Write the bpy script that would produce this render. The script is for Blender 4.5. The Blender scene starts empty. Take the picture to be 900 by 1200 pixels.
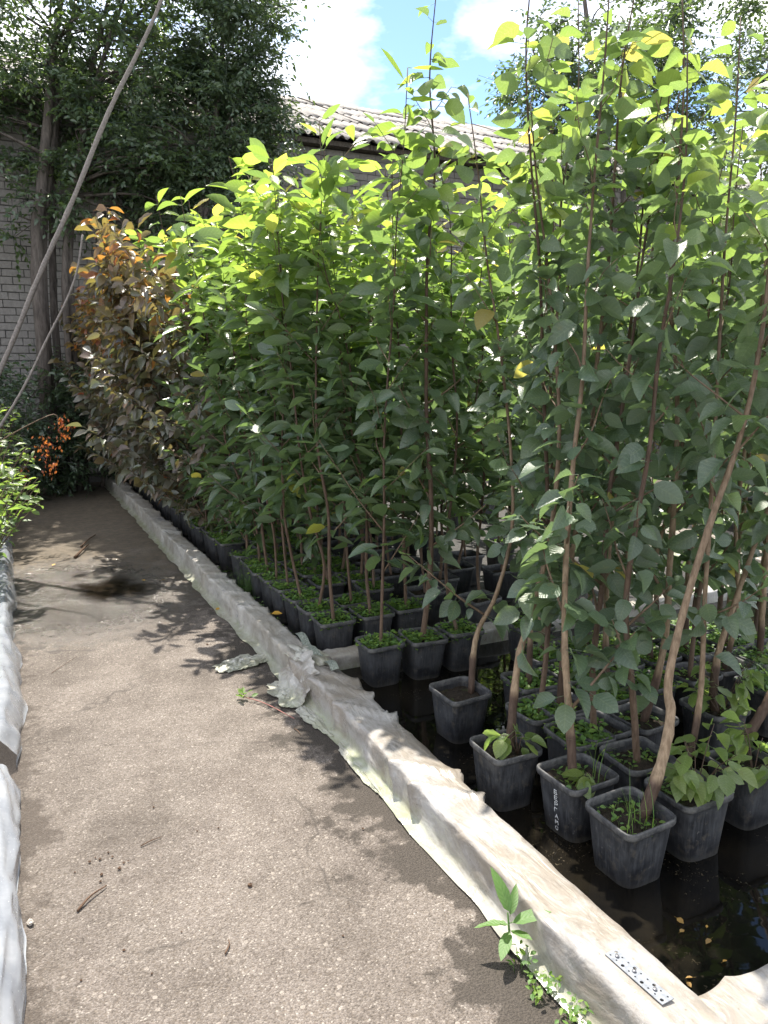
import bpy, math, random
import numpy as np
from mathutils import Vector, Matrix, noise

# ------------------------------------------------------------------ camera, sky, sun, exposure
scene = bpy.context.scene
COL = scene.collection
R = math.radians
FPX, EYE = 900.0, 1.55
PITCH, YAW = R(10.6965), R(25.5576)
cam = bpy.data.cameras.new('camera'); camo = bpy.data.objects.new('camera', cam); COL.objects.link(camo)
cam.sensor_fit = 'VERTICAL'; cam.sensor_height = 36.0; cam.lens = 36.0 * FPX / 1200.0
cam.clip_end = 1000; cam.clip_start = 0.05
camo.location = (0, 0, EYE); camo.rotation_euler = (math.pi / 2 - PITCH, 0, -YAW)
scene.camera = camo

SUN_ELEV, SUN_AZ = R(63), R(7)       # azimuth measured from the path direction (+Y) towards +X
world = bpy.data.worlds.new('World'); scene.world = world; world.use_nodes = True
wn = world.node_tree; wn.nodes.clear()
w_out = wn.nodes.new('ShaderNodeOutputWorld'); w_bg = wn.nodes.new('ShaderNodeBackground')
w_sky = wn.nodes.new('ShaderNodeTexSky'); w_sky.sky_type = 'NISHITA'; w_sky.sun_disc = False
w_sky.sun_elevation = SUN_ELEV; w_sky.sun_rotation = SUN_AZ; w_sky.air_density = 0.9; w_sky.dust_density = 0.1; w_sky.ozone_density = 3.0
w_tc = wn.nodes.new('ShaderNodeTexCoord'); w_map = wn.nodes.new('ShaderNodeMapping'); w_map.inputs['Scale'].default_value = (1, 1, 2.2)
w_map.inputs['Location'].default_value = (4.4, 2.0, 0.3)
w_n = wn.nodes.new('ShaderNodeTexNoise'); w_n.inputs['Scale'].default_value = 2.6; w_n.inputs['Detail'].default_value = 7; w_n.inputs['Roughness'].default_value = 0.56
w_r = wn.nodes.new('ShaderNodeValToRGB'); w_r.color_ramp.elements[0].position = 0.41; w_r.color_ramp.elements[1].position = 0.61
w_mix = wn.nodes.new('ShaderNodeMixRGB'); w_mix.inputs['Color2'].default_value = (11.0, 10.7, 10.4, 1)
wn.links.new(w_tc.outputs['Generated'], w_map.inputs['Vector']); wn.links.new(w_map.outputs['Vector'], w_n.inputs['Vector'])
wn.links.new(w_n.outputs['Fac'], w_r.inputs['Fac']); wn.links.new(w_r.outputs['Color'], w_mix.inputs['Fac'])
wn.links.new(w_sky.outputs['Color'], w_mix.inputs['Color1']); wn.links.new(w_mix.outputs['Color'], w_bg.inputs['Color'])
w_bg.inputs['Strength'].default_value = 0.054
wn.links.new(w_bg.outputs['Background'], w_out.inputs['Surface'])
sun = bpy.data.lights.new('sun', 'SUN'); sun.energy = 2.2; sun.angle = R(0.55); sun.color = (1.0, 0.94, 0.84)
suno = bpy.data.objects.new('sun', sun); COL.objects.link(suno)
sdir = Vector((math.sin(SUN_AZ) * math.cos(SUN_ELEV), math.cos(SUN_AZ) * math.cos(SUN_ELEV), math.sin(SUN_ELEV)))
suno.rotation_euler = sdir.to_track_quat('Z', 'Y').to_euler()
vs = scene.view_settings; vs.view_transform = 'Standard'; vs.look = 'None'; vs.exposure = 2.4; vs.gamma = 1.0; vs.use_curve_mapping = False
scene.cycles.max_bounces = 8; scene.cycles.transparent_max_bounces = 12
scene.cycles.sample_clamp_indirect = 6.0

# ------------------------------------------------------------------ picture point -> place
cy_, sy_ = math.cos(YAW), math.sin(YAW)
RV = np.array([cy_, -sy_, 0.0]); F0 = np.array([sy_, cy_, 0.0])
FV = F0 * math.cos(PITCH) + np.array([0, 0, -math.sin(PITCH)]); UV = F0 * math.sin(PITCH) + np.array([0, 0, math.cos(PITCH)])
def ray(x, y): return FV + RV * (x - 450) / FPX + UV * (600 - y) / FPX
def on_z(x, y, z=0.0):
    d = ray(x, y); return np.array([0, 0, EYE]) + d * ((z - EYE) / d[2])
def at_depth(x, y, D): return np.array([0, 0, EYE]) + ray(x, y) * D
def depth_of(p): return float((np.array(p, float) - np.array([0, 0, EYE])) @ FV)

# ------------------------------------------------------------------ materials
MAT = {}
class NT:
    def __init__(s, name):
        s.m = bpy.data.materials.new(name); s.m.use_nodes = True; s.t = s.m.node_tree; s.t.nodes.clear(); MAT[name] = s.m
        s.out = s.n('OutputMaterial')
    def n(s, typ, **kw):
        nd = s.t.nodes.new('ShaderNode' + typ)
        for k, v in kw.items():
            if k.startswith('i_'):
                key = k[2:].replace('_', ' ')
                nd.inputs[key].default_value = v
            else: setattr(nd, k, v)
        return nd
    def l(s, a, b): s.t.links.new(a, b)
    def ramp(s, fac, stops, interp='LINEAR'):
        r = s.n('ValToRGB'); cr = r.color_ramp; cr.interpolation = interp
        while len(cr.elements) < len(stops): cr.elements.new(0.5)
        for e, (p, c) in zip(cr.elements, stops):
            e.position = p; e.color = c if len(c) == 4 else (*c, 1)
        s.l(fac, r.inputs['Fac']); return r.outputs['Color']
    def noise(s, vec, scale, detail=4, rough=0.55, **kw):
        x = s.n('TexNoise'); x.inputs['Scale'].default_value = scale; x.inputs['Detail'].default_value = detail; x.inputs['Roughness'].default_value = rough
        if vec is not None: s.l(vec, x.inputs['Vector'])
        return x.outputs['Fac']
    def mix(s, fac, a, b, typ='MIX'):
        x = s.n('MixRGB', blend_type=typ)
        for v, k in ((fac, 'Fac'), (a, 'Color1'), (b, 'Color2')):
            if isinstance(v, (int, float)): x.inputs[k].default_value = v if k == 'Fac' else (v, v, v, 1)
            elif isinstance(v, tuple): x.inputs[k].default_value = (*v, 1) if len(v) == 3 else v
            else: s.l(v, x.inputs[k])
        return x.outputs['Color']
    def math(s, op, a, b=0.0, clamp=False):
        x = s.n('Math', operation=op, use_clamp=clamp)
        for i, v in enumerate((a, b)):
            if isinstance(v, (int, float)): x.inputs[i].default_value = v
            else: s.l(v, x.inputs[i])
        return x.outputs[0]
    def bsdf(s, color, rough=0.6, spec=0.5, bump=None, bstr=0.3, bdist=0.01, **kw):
        b = s.n('BsdfPrincipled')
        for v, k in ((color, 'Base Color'), (rough, 'Roughness'), (spec, 'Specular IOR Level')):
            if isinstance(v, (int, float)): b.inputs[k].default_value = v
            elif isinstance(v, tuple): b.inputs[k].default_value = (*v, 1) if len(v) == 3 else v
            else: s.l(v, b.inputs[k])
        for k, v in kw.items(): b.inputs[k.replace('_', ' ')].default_value = v
        if bump is not None:
            bp = s.n('Bump'); bp.inputs['Strength'].default_value = bstr; bp.inputs['Distance'].default_value = bdist
            s.l(bump, bp.inputs['Height']); s.l(bp.outputs['Normal'], b.inputs['Normal'])
        return b
    def done(s, sh): s.l(sh, s.out.inputs['Surface']); return s.m

def leaf_material(name, stops, trans_gain, under, speck=0.0, mixf=0.42, rough=0.31):
    t = NT(name)
    at = t.n('Attribute', attribute_name='tint'); sep = t.n('SeparateColor'); t.l(at.outputs['Color'], sep.inputs['Color'])
    obj = t.n('TexCoord').outputs['Object']
    age = t.math('ADD', sep.outputs['Red'], 0.0)
    col = t.ramp(age, stops)
    col = t.mix(0.55, col, t.mix(1.0, col, t.ramp(sep.outputs['Green'], [(0, (0.55, 0.6, 0.6)), (1, (1.35, 1.3, 1.15))]), 'MULTIPLY'))
    rib = t.ramp(sep.outputs['Blue'], [(0.0, (1, 1, 1)), (0.10, (0, 0, 0))])
    col = t.mix(t.math('MULTIPLY', rib, 0.30), col, t.mix(0.5, col, (0.30, 0.36, 0.14)))
    vn = t.math('SINE', t.math('MULTIPLY', t.math('SUBTRACT', at.outputs['Alpha'], t.math('MULTIPLY', sep.outputs['Blue'], 0.22)), 50.0))
    vein = t.ramp(vn, [(0.55, (0, 0, 0)), (1.0, (1, 1, 1))])
    col = t.mix(t.math('MULTIPLY', vein, 0.20), col, t.mix(0.5, col, (0.26, 0.33, 0.16)))
    blot = t.ramp(t.noise(t.n('NewGeometry').outputs['Position'], 26, 4, 0.6), [(0.60, (0, 0, 0)), (0.72, (1, 1, 1))])
    col = t.mix(t.math('MULTIPLY', blot, 0.35), col, (0.17, 0.15, 0.05))
    nz = t.math('ADD', t.math('MULTIPLY', t.noise(obj, 160, 3, 0.6), 0.6), t.math('MULTIPLY', vn, -0.25))
    col = t.mix(t.math('MULTIPLY', nz, 0.25), col, t.mix(1.0, col, (0.55, 0.6, 0.5), 'MULTIPLY'))
    if speck:
        sp = t.n('TexVoronoi'); sp.inputs['Scale'].default_value = 210; t.l(obj, sp.inputs['Vector'])
        sm = t.ramp(sp.outputs['Distance'], [(0.16, (1, 1, 1)), (0.24, (0, 0, 0))])
        gate = t.ramp(t.noise(obj, 9, 2), [(0.46, (0, 0, 0)), (0.6, (1, 1, 1))])
        col = t.mix(t.math('MULTIPLY', t.math('MULTIPLY', sm, gate), speck), col, (0.42, 0.48, 0.40))
    geo = t.n('NewGeometry')
    colu = t.mix(0.55, col, under)
    c2 = t.mix(geo.outputs['Backfacing'], col, colu)
    rg = t.math('ADD', t.math('MULTIPLY', geo.outputs['Backfacing'], 0.3), rough)
    p = t.bsdf(c2, rg, 0.75, nz, 0.35, 0.003)
    tr = t.n('BsdfTranslucent'); t.l(t.mix(1.0, t.mix(0.30, col, (0.13, 0.20, 0.03)), trans_gain, 'MULTIPLY'), tr.inputs['Color'])
    mx = t.n('MixShader'); t.l(t.math('ADD', t.math('MULTIPLY', age, 0.34), mixf - 0.17, True), mx.inputs['Fac'])
    t.l(p.outputs[0], mx.inputs[1]); t.l(tr.outputs[0], mx.inputs[2])
    return t.done(mx.outputs[0])

leaf_material('pear_leaf', [(0, (0.060, 0.100, 0.066)), (0.3, (0.086, 0.130, 0.072)), (0.6, (0.13, 0.19, 0.05)), (0.85, (0.22, 0.26, 0.06)), (1.0, (0.34, 0.20, 0.07))], (2.4, 2.4, 1.9), (0.14, 0.18, 0.14), 0.8, 0.46)
leaf_material('plum_leaf', [(0, (0.052, 0.090, 0.054)), (0.3, (0.076, 0.124, 0.056)), (0.6, (0.14, 0.205, 0.038)), (0.9, (0.23, 0.29, 0.06)), (1.0, (0.36, 0.26, 0.06))], (2.5, 2.5, 1.9), (0.13, 0.18, 0.10), 0.0, 0.48)
leaf_material('bronze_leaf', [(0, (0.080, 0.100, 0.078)), (0.22, (0.110, 0.105, 0.088)), (0.42, (0.125, 0.080, 0.072)), (0.62, (0.15, 0.115, 0.055)), (0.82, (0.24, 0.10, 0.04)), (1.0, (0.30, 0.06, 0.025))], (2.1, 1.8, 1.3), (0.16, 0.14, 0.12), 0.0, 0.40)
leaf_material('tree_leaf', [(0, (0.045, 0.078, 0.050)), (0.5, (0.070, 0.115, 0.060)), (1.0, (0.12, 0.185, 0.05))], (1.9, 1.9, 1.2), (0.08, 0.12, 0.06), 0.0, 0.34)
leaf_material('weed_leaf', [(0, (0.045, 0.11, 0.025)), (0.5, (0.085, 0.19, 0.03)), (1.0, (0.20, 0.30, 0.04))], (2.0, 2.0, 1.2), (0.12, 0.18, 0.07), 0.0, 0.36, 0.5)
leaf_material('seed_red', [(0, (0.32, 0.045, 0.018)), (1.0, (0.45, 0.11, 0.03))], (1.6, 1.4, 1.2), (0.4, 0.08, 0.04), 0.0, 0.3, 0.6)
leaf_material('fallen_leaf', [(0, (0.48, 0.26, 0.03)), (0.5, (0.55, 0.30, 0.02)), (1.0, (0.22, 0.12, 0.04))], (1.2, 1.2, 1.0), (0.45, 0.28, 0.06), 0.0, 0.2, 0.6)

t = NT('bark'); o = t.n('TexCoord').outputs['Object']
at = t.n('Attribute', attribute_name='tint'); sp = t.n('SeparateColor'); t.l(at.outputs['Color'], sp.inputs['Color'])
mp = t.n('Mapping'); mp.inputs['Scale'].default_value = (1, 1, 0.25); t.l(o, mp.inputs['Vector'])
nz = t.noise(mp.outputs['Vector'], 90, 5, 0.65); nb = t.noise(o, 14, 3)
c = t.ramp(sp.outputs['Red'], [(0, (0.040, 0.026, 0.020)), (0.35, (0.105, 0.070, 0.052)), (0.7, (0.25, 0.185, 0.125)), (1.0, (0.38, 0.295, 0.205))])
c = t.mix(t.ramp(nz, [(0.35, (0, 0, 0)), (0.62, (1, 1, 1))]), c, t.mix(1.0, c, (0.56, 0.53, 0.50), 'MULTIPLY')); c = t.mix(t.math('MULTIPLY', nb, 0.4), c, t.mix(1.0, c, (1.5, 1.45, 1.35), 'MULTIPLY'))
t.done(t.bsdf(c, 0.72, 0.3, nz, 0.6, 0.004).outputs[0])

t = NT('tree_bark'); o = t.n('TexCoord').outputs['Object']
mp = t.n('Mapping'); mp.inputs['Scale'].default_value = (1, 1, 0.2); t.l(o, mp.inputs['Vector'])
nz = t.noise(mp.outputs['Vector'], 28, 6, 0.7)
t.done(t.bsdf(t.ramp(nz, [(0.3, (0.045, 0.038, 0.034)), (0.7, (0.15, 0.13, 0.115))]), 0.85, 0.2, nz, 0.9, 0.02).outputs[0])

t = NT('dead_stick'); o = t.n('TexCoord').outputs['Object']; nz = t.noise(o, 60, 5, 0.7)
t.done(t.bsdf(t.ramp(nz, [(0.3, (0.11, 0.095, 0.088)), (0.7, (0.25, 0.225, 0.21))]), 0.8, 0.3, nz, 0.7, 0.004).outputs[0])

t = NT('pot_plastic'); o = t.n('TexCoord').outputs['Object']; ri = t.n('ObjectInfo').outputs['Random']; va = t.n('VectorMath', operation='ADD'); t.l(o, va.inputs[0]); t.l(ri, va.inputs[1]); o2 = va.outputs[0]
mp = t.n('Mapping'); mp.inputs['Scale'].default_value = (1, 1, 0.08); t.l(o, mp.inputs['Vector'])
n1 = t.noise(mp.outputs['Vector'], 130, 4, 0.6); n2 = t.noise(o2, 11, 4, 0.6); n3 = t.noise(o2, 70, 3)
c = t.mix(t.ramp(n2, [(0.40, (0, 0, 0)), (0.70, (0.75,) * 3)]), (0.014, 0.015, 0.018), (0.062, 0.064, 0.068))
c = t.mix(t.ramp(n1, [(0.45, (0, 0, 0)), (0.68, (0.55,) * 3)]), c, (0.075, 0.078, 0.085))
c = t.mix(t.ramp(n3, [(0.66, (0, 0, 0)), (0.74, (0.5,) * 3)]), c, (0.16, 0.155, 0.145))
sx = t.n('SeparateXYZ'); t.l(o, sx.inputs[0])
c = t.mix(t.math('MULTIPLY', t.ramp(t.noise(o2, 34, 5, 0.7), [(0.54, (0, 0, 0)), (0.66, (1, 1, 1))]), 0.45), c, (0.11, 0.095, 0.075))
low = t.ramp(t.math('ADD', sx.outputs['Z'], t.math('MULTIPLY', n2, 0.03)), [(0.03, (1, 1, 1)), (0.055, (0, 0, 0))])
c = t.mix(t.math('MULTIPLY', low, 0.35), c, (0.13, 0.125, 0.105))
t.done(t.bsdf(c, t.ramp(n3, [(0.3, (0.38,) * 3), (0.7, (0.55,) * 3)]), 0.5, n1, 0.25, 0.002).outputs[0])

t = NT('pot_rim'); o = t.n('TexCoord').outputs['Object']; n1 = t.noise(o, 26, 5, 0.7); n2 = t.noise(o, 120, 3, 0.6)
t.done(t.bsdf(t.mix(t.ramp(n1, [(0.40, (0, 0, 0)), (0.66, (1, 1, 1))]), (0.032, 0.033, 0.036), (0.115, 0.113, 0.108)), 0.55, 0.4, n2, 0.3, 0.002).outputs[0])
t = NT('soil'); o = t.n('TexCoord').outputs['Object']; nz = t.noise(o, 85, 6, 0.75); nm = t.noise(o, 16, 4)
c = t.ramp(nz, [(0.3, (0.012, 0.010, 0.008)), (0.62, (0.045, 0.035, 0.026)), (0.78, (0.12, 0.10, 0.075))])
c = t.mix(t.ramp(nm, [(0.56, (0, 0, 0)), (0.68, (0.6, 0.6, 0.6))]), c, (0.060, 0.085, 0.022))
t.done(t.bsdf(c, 0.95, 0.2, nz, 1.0, 0.012).outputs[0])

def film_mat(name, base, dirt, green, rough, trans):
    t = NT(name); o = t.n('TexCoord').outputs['Object']
    mp = t.n('Mapping'); mp.inputs['Scale'].default_value = (3.0, 1.0, 2.0); mp.inputs['Rotation'].default_value = (0, 0, 0.5); t.l(o, mp.inputs['Vector'])
    n1 = t.noise(o, 4.5, 6, 0.62); n2 = t.noise(mp.outputs['Vector'], 16, 6, 0.65); n3 = t.noise(o, 60, 4, 0.7); n4 = t.noise(o, 2.1, 3)
    c = t.mix(t.ramp(n1, [(0.34, (0, 0, 0)), (0.60, (1, 1, 1))]), base, dirt)
    c = t.mix(t.math('MULTIPLY', t.ramp(n2, [(0.5, (0, 0, 0)), (0.7, (1, 1, 1))]), 0.5), c, tuple(x * 0.55 for x in dirt))
    c = t.mix(t.ramp(n3, [(0.62, (0, 0, 0)), (0.72, (0.7, 0.7, 0.7))]), c, (0.13, 0.115, 0.085))
    sx = t.n('SeparateXYZ'); t.l(o, sx.inputs[0])
    lowf = t.ramp(t.math('ADD', sx.outputs['Z'], t.math('MULTIPLY', t.math('SUBTRACT', n2, 0.5), 0.12)), [(0.0, (1, 1, 1)), (0.06, (0, 0, 0))])
    c = t.mix(t.math('MULTIPLY', lowf, t.ramp(n4, [(0.35, (0.25,) * 3), (0.6, (0.9,) * 3)])), c, green)
    nd = t.n('TexNoise'); nd.inputs['Scale'].default_value = 5.5; nd.inputs['Detail'].default_value = 4; nd.inputs['Distortion'].default_value = 1.2; t.l(mp.outputs['Vector'], nd.inputs['Vector'])
    crease = t.ramp(t.math('ABSOLUTE', t.math('SUBTRACT', nd.outputs['Fac'], 0.5)), [(0.0, (1, 1, 1)), (0.035, (0.25,) * 3), (0.12, (0, 0, 0))])
    hgt = t.math('ADD', t.math('MULTIPLY', nd.outputs['Fac'], 0.8), t.math('MULTIPLY', n2, 0.16))
    c = t.mix(t.math('MULTIPLY', crease, 0.2), c, tuple(min(.85, x * 1.25) for x in base))
    p = t.bsdf(c, t.ramp(n1, [(0.35, (rough * .7,) * 3), (0.7, (rough + 0.18,) * 3)]), 0.6, hgt, 0.30, 0.04)
    tr = t.n('BsdfTranslucent'); t.l(c, tr.inputs['Color'])
    mx = t.n('MixShader'); mx.inputs['Fac'].default_value = trans
    t.l(p.outputs[0], mx.inputs[1]); t.l(tr.outputs[0], mx.inputs[2]); t.done(mx.outputs[0])
film_mat('film_front', (0.40, 0.39, 0.375), (0.24, 0.21, 0.175), (0.28, 0.31, 0.19), 0.2, 0.10)
film_mat('film_back', (0.46, 0.45, 0.425), (0.29, 0.265, 0.225), (0.20, 0.22, 0.13), 0.38, 0.12)
film_mat('film_torn', (0.62, 0.61, 0.58), (0.24, 0.215, 0.18), (0.36, 0.38, 0.26), 0.32, 0.2)

t = NT('film_clear'); o = t.n('TexCoord').outputs['Object']; n1 = t.noise(o, 9, 5, 0.6); n2 = t.noise(o, 120, 3, 0.7)
c = t.ramp(n1, [(0.3, (0.27, 0.295, 0.34)), (0.7, (0.44, 0.46, 0.49))]); c = t.mix(t.ramp(n2, [(0.66, (0, 0, 0)), (0.72, (1, 1, 1))]), c, (0.85, 0.85, 0.84))
p = t.bsdf(c, 0.12, 0.7, n1, 0.12, 0.02); tp = t.n('BsdfTransparent'); tp.inputs['Color'].default_value = (0.9, 0.92, 0.95, 1)
mx = t.n('MixShader'); mx.inputs['Fac'].default_value = 0.38; t.l(p.outputs[0], mx.inputs[1]); t.l(tp.outputs[0], mx.inputs[2]); t.done(mx.outputs[0])

t = NT('pool_water'); o = t.n('TexCoord').outputs['Object']
sc = t.math('MULTIPLY', t.ramp(t.noise(o, 90, 4, 0.7), [(0.60, (0, 0, 0)), (0.66, (1, 1, 1))]), t.ramp(t.noise(o, 3.2, 4, 0.6), [(0.46, (0, 0, 0)), (0.6, (1, 1, 1))]))
si = t.ramp(t.noise(o, 2.4, 5, 0.6), [(0.45, (0.0035, 0.0033, 0.003)), (0.7, (0.011, 0.009, 0.006))])
t.done(t.bsdf(t.mix(t.math('MULTIPLY', sc, 0.6), si, (0.07, 0.055, 0.03)), t.mix(sc, 0.03, 0.5), 0.5, t.noise(o, 5, 3, 0.5), 0.16, 0.01, IOR=1.33).outputs[0])
t = NT('puddle_water'); o = t.n('TexCoord').outputs['Object']
at = t.n('Attribute', attribute_name='tint'); sp = t.n('SeparateColor'); t.l(at.outputs['Color'], sp.inputs['Color'])
pb = t.bsdf((0.012, 0.009, 0.006), 0.05, 0.5, t.noise(o, 30, 4, 0.6), 0.2, 0.004, IOR=1.33); tp = t.n('BsdfTransparent'); mx = t.n('MixShader')
t.l(t.ramp(t.math('ADD', sp.outputs['Red'], t.math('MULTIPLY', t.math('SUBTRACT', t.noise(o, 22, 5, 0.7), 0.5), 0.9)), [(0.35, (0, 0, 0)), (0.85, (1, 1, 1))]), mx.inputs['Fac'])
t.l(pb.outputs[0], mx.inputs[1]); t.l(tp.outputs[0], mx.inputs[2]); t.done(mx.outputs[0])

t = NT('concrete'); o = t.n('TexCoord').outputs['Object']
sx = t.n('SeparateXYZ'); t.l(o, sx.inputs[0]); X, Y = sx.outputs['X'], sx.outputs['Y']
g1 = t.noise(o, 170, 4, 0.75); g2 = t.noise(o, 3.2, 6, 0.6); g3 = t.noise(o, 16, 5, 0.65)
vo = t.n('TexVoronoi'); vo.inputs['Scale'].default_value = 190; t.l(o, vo.inputs['Vector'])
vcol = t.n('SeparateColor'); t.l(vo.outputs['Color'], vcol.inputs['Color'])
c = t.ramp(vcol.outputs['Red'], [(0.0, (0.112, 0.094, 0.080)), (0.35, (0.158, 0.135, 0.117)), (0.75, (0.192, 0.166, 0.146)), (0.95, (0.23, 0.202, 0.179)), (1.0, (0.36, 0.325, 0.285))])
c = t.mix(0.85, c, t.mix(1.0, c, t.ramp(g1, [(0.30, (0.18,) * 3), (0.47, (0.95,) * 3), (0.72, (1.3,) * 3)]), 'MULTIPLY'))
c = t.mix(t.ramp(vo.outputs['Distance'], [(0.5, (0, 0, 0)), (0.85, (0.5,) * 3)]), c, (0.12, 0.095, 0.07))
c = t.mix(t.ramp(g2, [(0.42, (0, 0, 0)), (0.68, (0.75,) * 3)]), c, t.mix(1.0, c, (0.58, 0.56, 0.54), 'MULTIPLY'))
c = t.mix(t.ramp(g3, [(0.56, (0, 0, 0)), (0.75, (0.6,) * 3)]), c, t.mix(1.0, c, (0.55, 0.52, 0.48), 'MULTIPLY'))
st = t.n('TexVoronoi'); st.inputs['Scale'].default_value = 48; t.l(o, st.inputs['Vector']); stc = t.n('SeparateColor'); t.l(st.outputs['Color'], stc.inputs['Color'])
stone = t.math('MULTIPLY', t.math('GREATER_THAN', stc.outputs['Green'], 0.86), t.math('LESS_THAN', st.outputs['Distance'], 0.30))
c = t.mix(t.math('MULTIPLY', stone, 0.7), c, t.ramp(stc.outputs['Blue'], [(0, (0.10, 0.085, 0.07)), (0.5, (0.18, 0.15, 0.125)), (1, (0.30, 0.265, 0.23))]))
g4 = t.noise(o, 1.15, 5, 0.62)
c = t.mix(t.ramp(g4, [(0.47, (0, 0, 0)), (0.66, (0.8,) * 3)]), c, t.mix(1.0, c, (0.50, 0.48, 0.46), 'MULTIPLY'))
wv = t.n('TexNoise'); wv.inputs['Scale'].default_value = 5; t.l(o, wv.inputs['Vector']); wm = t.n('MixRGB'); wm.inputs['Fac'].default_value = 0.16; t.l(o, wm.inputs['Color1']); t.l(wv.outputs['Color'], wm.inputs['Color2'])
ck = t.n('TexVoronoi', feature='DISTANCE_TO_EDGE'); ck.inputs['Scale'].default_value = 1.05; t.l(wm.outputs['Color'], ck.inputs['Vector'])
crk = t.math('MULTIPLY', t.ramp(ck.outputs['Distance'], [(0.0, (1, 1, 1)), (0.006, (0, 0, 0))]), t.ramp(g2, [(0.42, (0, 0, 0)), (0.55, (1, 1, 1))]))
c = t.mix(t.math('MULTIPLY', crk, 0.75), c, (0.05, 0.042, 0.035))
# soil washed out along the kerb and along the plastic on the other side
edge = t.math('ADD', X, t.math('MULTIPLY', t.math('SUBTRACT', g3, 0.5), 0.55)); edge = t.math('ADD', edge, t.math('MULTIPLY', t.math('SUBTRACT', g2, 0.5), 0.9))
em = t.ramp(edge, [(0.93, (0, 0, 0)), (1.08, (0.92,) * 3)])
edl = t.ramp(t.math('MULTIPLY', t.math('ADD', edge, 0.0), -1.0), [(0.02, (0, 0, 0)), (0.12, (0.8,) * 3)])
c = t.mix(em, c, t.ramp(g1, [(0.3, (0.018, 0.015, 0.012)), (0.7, (0.075, 0.062, 0.05))]))
c = t.mix(edl, c, t.ramp(g1, [(0.3, (0.022, 0.018, 0.015)), (0.7, (0.09, 0.07, 0.055))]))
# damp, algae-brown far stretch of the path
damp = t.ramp(t.math('ADD', Y, t.math('MULTIPLY', t.math('SUBTRACT', g2, 0.5), 4.0)), [(0.0, (0, 0, 0)), (1.0, (1, 1, 1))])
dn = t.n('MapRange'); dn.inputs[1].default_value = 4.8; dn.inputs[2].default_value = 6.6
t.l(t.math('ADD', Y, t.math('MULTIPLY', t.math('SUBTRACT', g2, 0.5), 4.0)), dn.inputs[0])
c = t.mix(t.math('MULTIPLY', dn.outputs[0], 0.75), c, t.ramp(g3, [(0.3, (0.06, 0.052, 0.036)), (0.7, (0.17, 0.135, 0.095))]))
# wet patch
wx = t.math('DIVIDE', t.math('SUBTRACT', X, 0.30), 0.85); wy = t.math('DIVIDE', t.math('SUBTRACT', Y, 5.55), 1.2)
wd = t.math('SQRT', t.math('ADD', t.math('MULTIPLY', wx, wx), t.math('MULTIPLY', wy, wy)))
wd = t.math('ADD', wd, t.math('MULTIPLY', t.math('SUBTRACT', g3, 0.5), 0.9))
wet = t.ramp(wd, [(0.62, (1, 1, 1)), (1.0, (0, 0, 0))])
c = t.mix(t.math('MULTIPLY', wet, 0.8), c, t.mix(1.0, c, (0.28, 0.26, 0.24), 'MULTIPLY'))
rg = t.mix(wet, 0.88, 0.2)
bh = t.math('ADD', t.math('MULTIPLY', g1, 0.6), t.math('MULTIPLY', vo.outputs['Distance'], -0.7))
pb = t.bsdf(c, rg, 0.4, bh, 0.9, 0.006)
t.l(wet, pb.inputs['Coat Weight']); pb.inputs['Coat Roughness'].default_value = 0.09
cb = t.n('Bump'); cb.inputs['Strength'].default_value = 1.0; cb.inputs['Distance'].default_value = 0.012; t.l(t.noise(o, 110, 3, 0.6), cb.inputs['Height']); t.l(cb.outputs['Normal'], pb.inputs['Coat Normal'])
t.done(pb.outputs[0])

t = NT('ground_soil'); o = t.n('TexCoord').outputs['Object']; nz = t.noise(o, 24, 7, 0.7); n2 = t.noise(o, 2.2, 4)
c = t.ramp(nz, [(0.3, (0.05, 0.042, 0.034)), (0.65, (0.16, 0.14, 0.115)), (0.8, (0.28, 0.25, 0.21))])
t.done(t.bsdf(t.mix(t.ramp(n2, [(0.5, (0, 0, 0)), (0.65, (0.7,) * 3)]), c, (0.055, 0.085, 0.03)), 0.95, 0.2, nz, 1.0, 0.03).outputs[0])
t = NT('bed_liner'); o = t.n('TexCoord').outputs['Object']; nz = t.noise(o, 30, 6, 0.7)
t.done(t.bsdf(t.ramp(nz, [(0.35, (0.008, 0.008, 0.008)), (0.7, (0.05, 0.045, 0.038))]), 0.6, 0.4, nz, 0.8, 0.02).outputs[0])
t = NT('gravel_path'); o = t.n('TexCoord').outputs['Object']; nz = t.noise(o, 45, 6, 0.75)
t.done(t.bsdf(t.ramp(nz, [(0.3, (0.16, 0.14, 0.12)), (0.7, (0.42, 0.38, 0.33))]), 0.95, 0.2, nz, 1.0, 0.02).outputs[0])
t = NT('brick'); o = t.n('TexCoord').outputs['Object']; ri = t.n('ObjectInfo').outputs['Random']; nz = t.noise(o, 30, 5, 0.7)
c = t.mix(0.5, t.ramp(ri, [(0, (0.16, 0.15, 0.145)), (0.5, (0.215, 0.205, 0.195)), (1, (0.28, 0.265, 0.25))]), t.ramp(nz, [(0.3, (0.12, 0.115, 0.11)), (0.7, (0.28, 0.265, 0.25))]))
t.done(t.bsdf(c, 0.92, 0.2, nz, 0.6, 0.01).outputs[0])
t = NT('mortar'); o = t.n('TexCoord').outputs['Object']; nz = t.noise(o, 60, 4, 0.7)
t.done(t.bsdf(t.ramp(nz, [(0.3, (0.06, 0.058, 0.055)), (0.7, (0.12, 0.115, 0.11))]), 0.95, 0.2, nz, 0.6, 0.01).outputs[0])
t = NT('roof_slate'); o = t.n('TexCoord').outputs['Object']; ri = t.n('ObjectInfo').outputs['Random']; nz = t.noise(o, 22, 6, 0.7); n2 = t.noise(o, 4, 5, 0.65)
c = t.ramp(nz, [(0.3, (0.20, 0.185, 0.17)), (0.7, (0.40, 0.375, 0.345))]); c = t.mix(t.ramp(n2, [(0.5, (0, 0, 0)), (0.72, (0.75,) * 3)]), c, (0.12, 0.105, 0.09))
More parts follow.
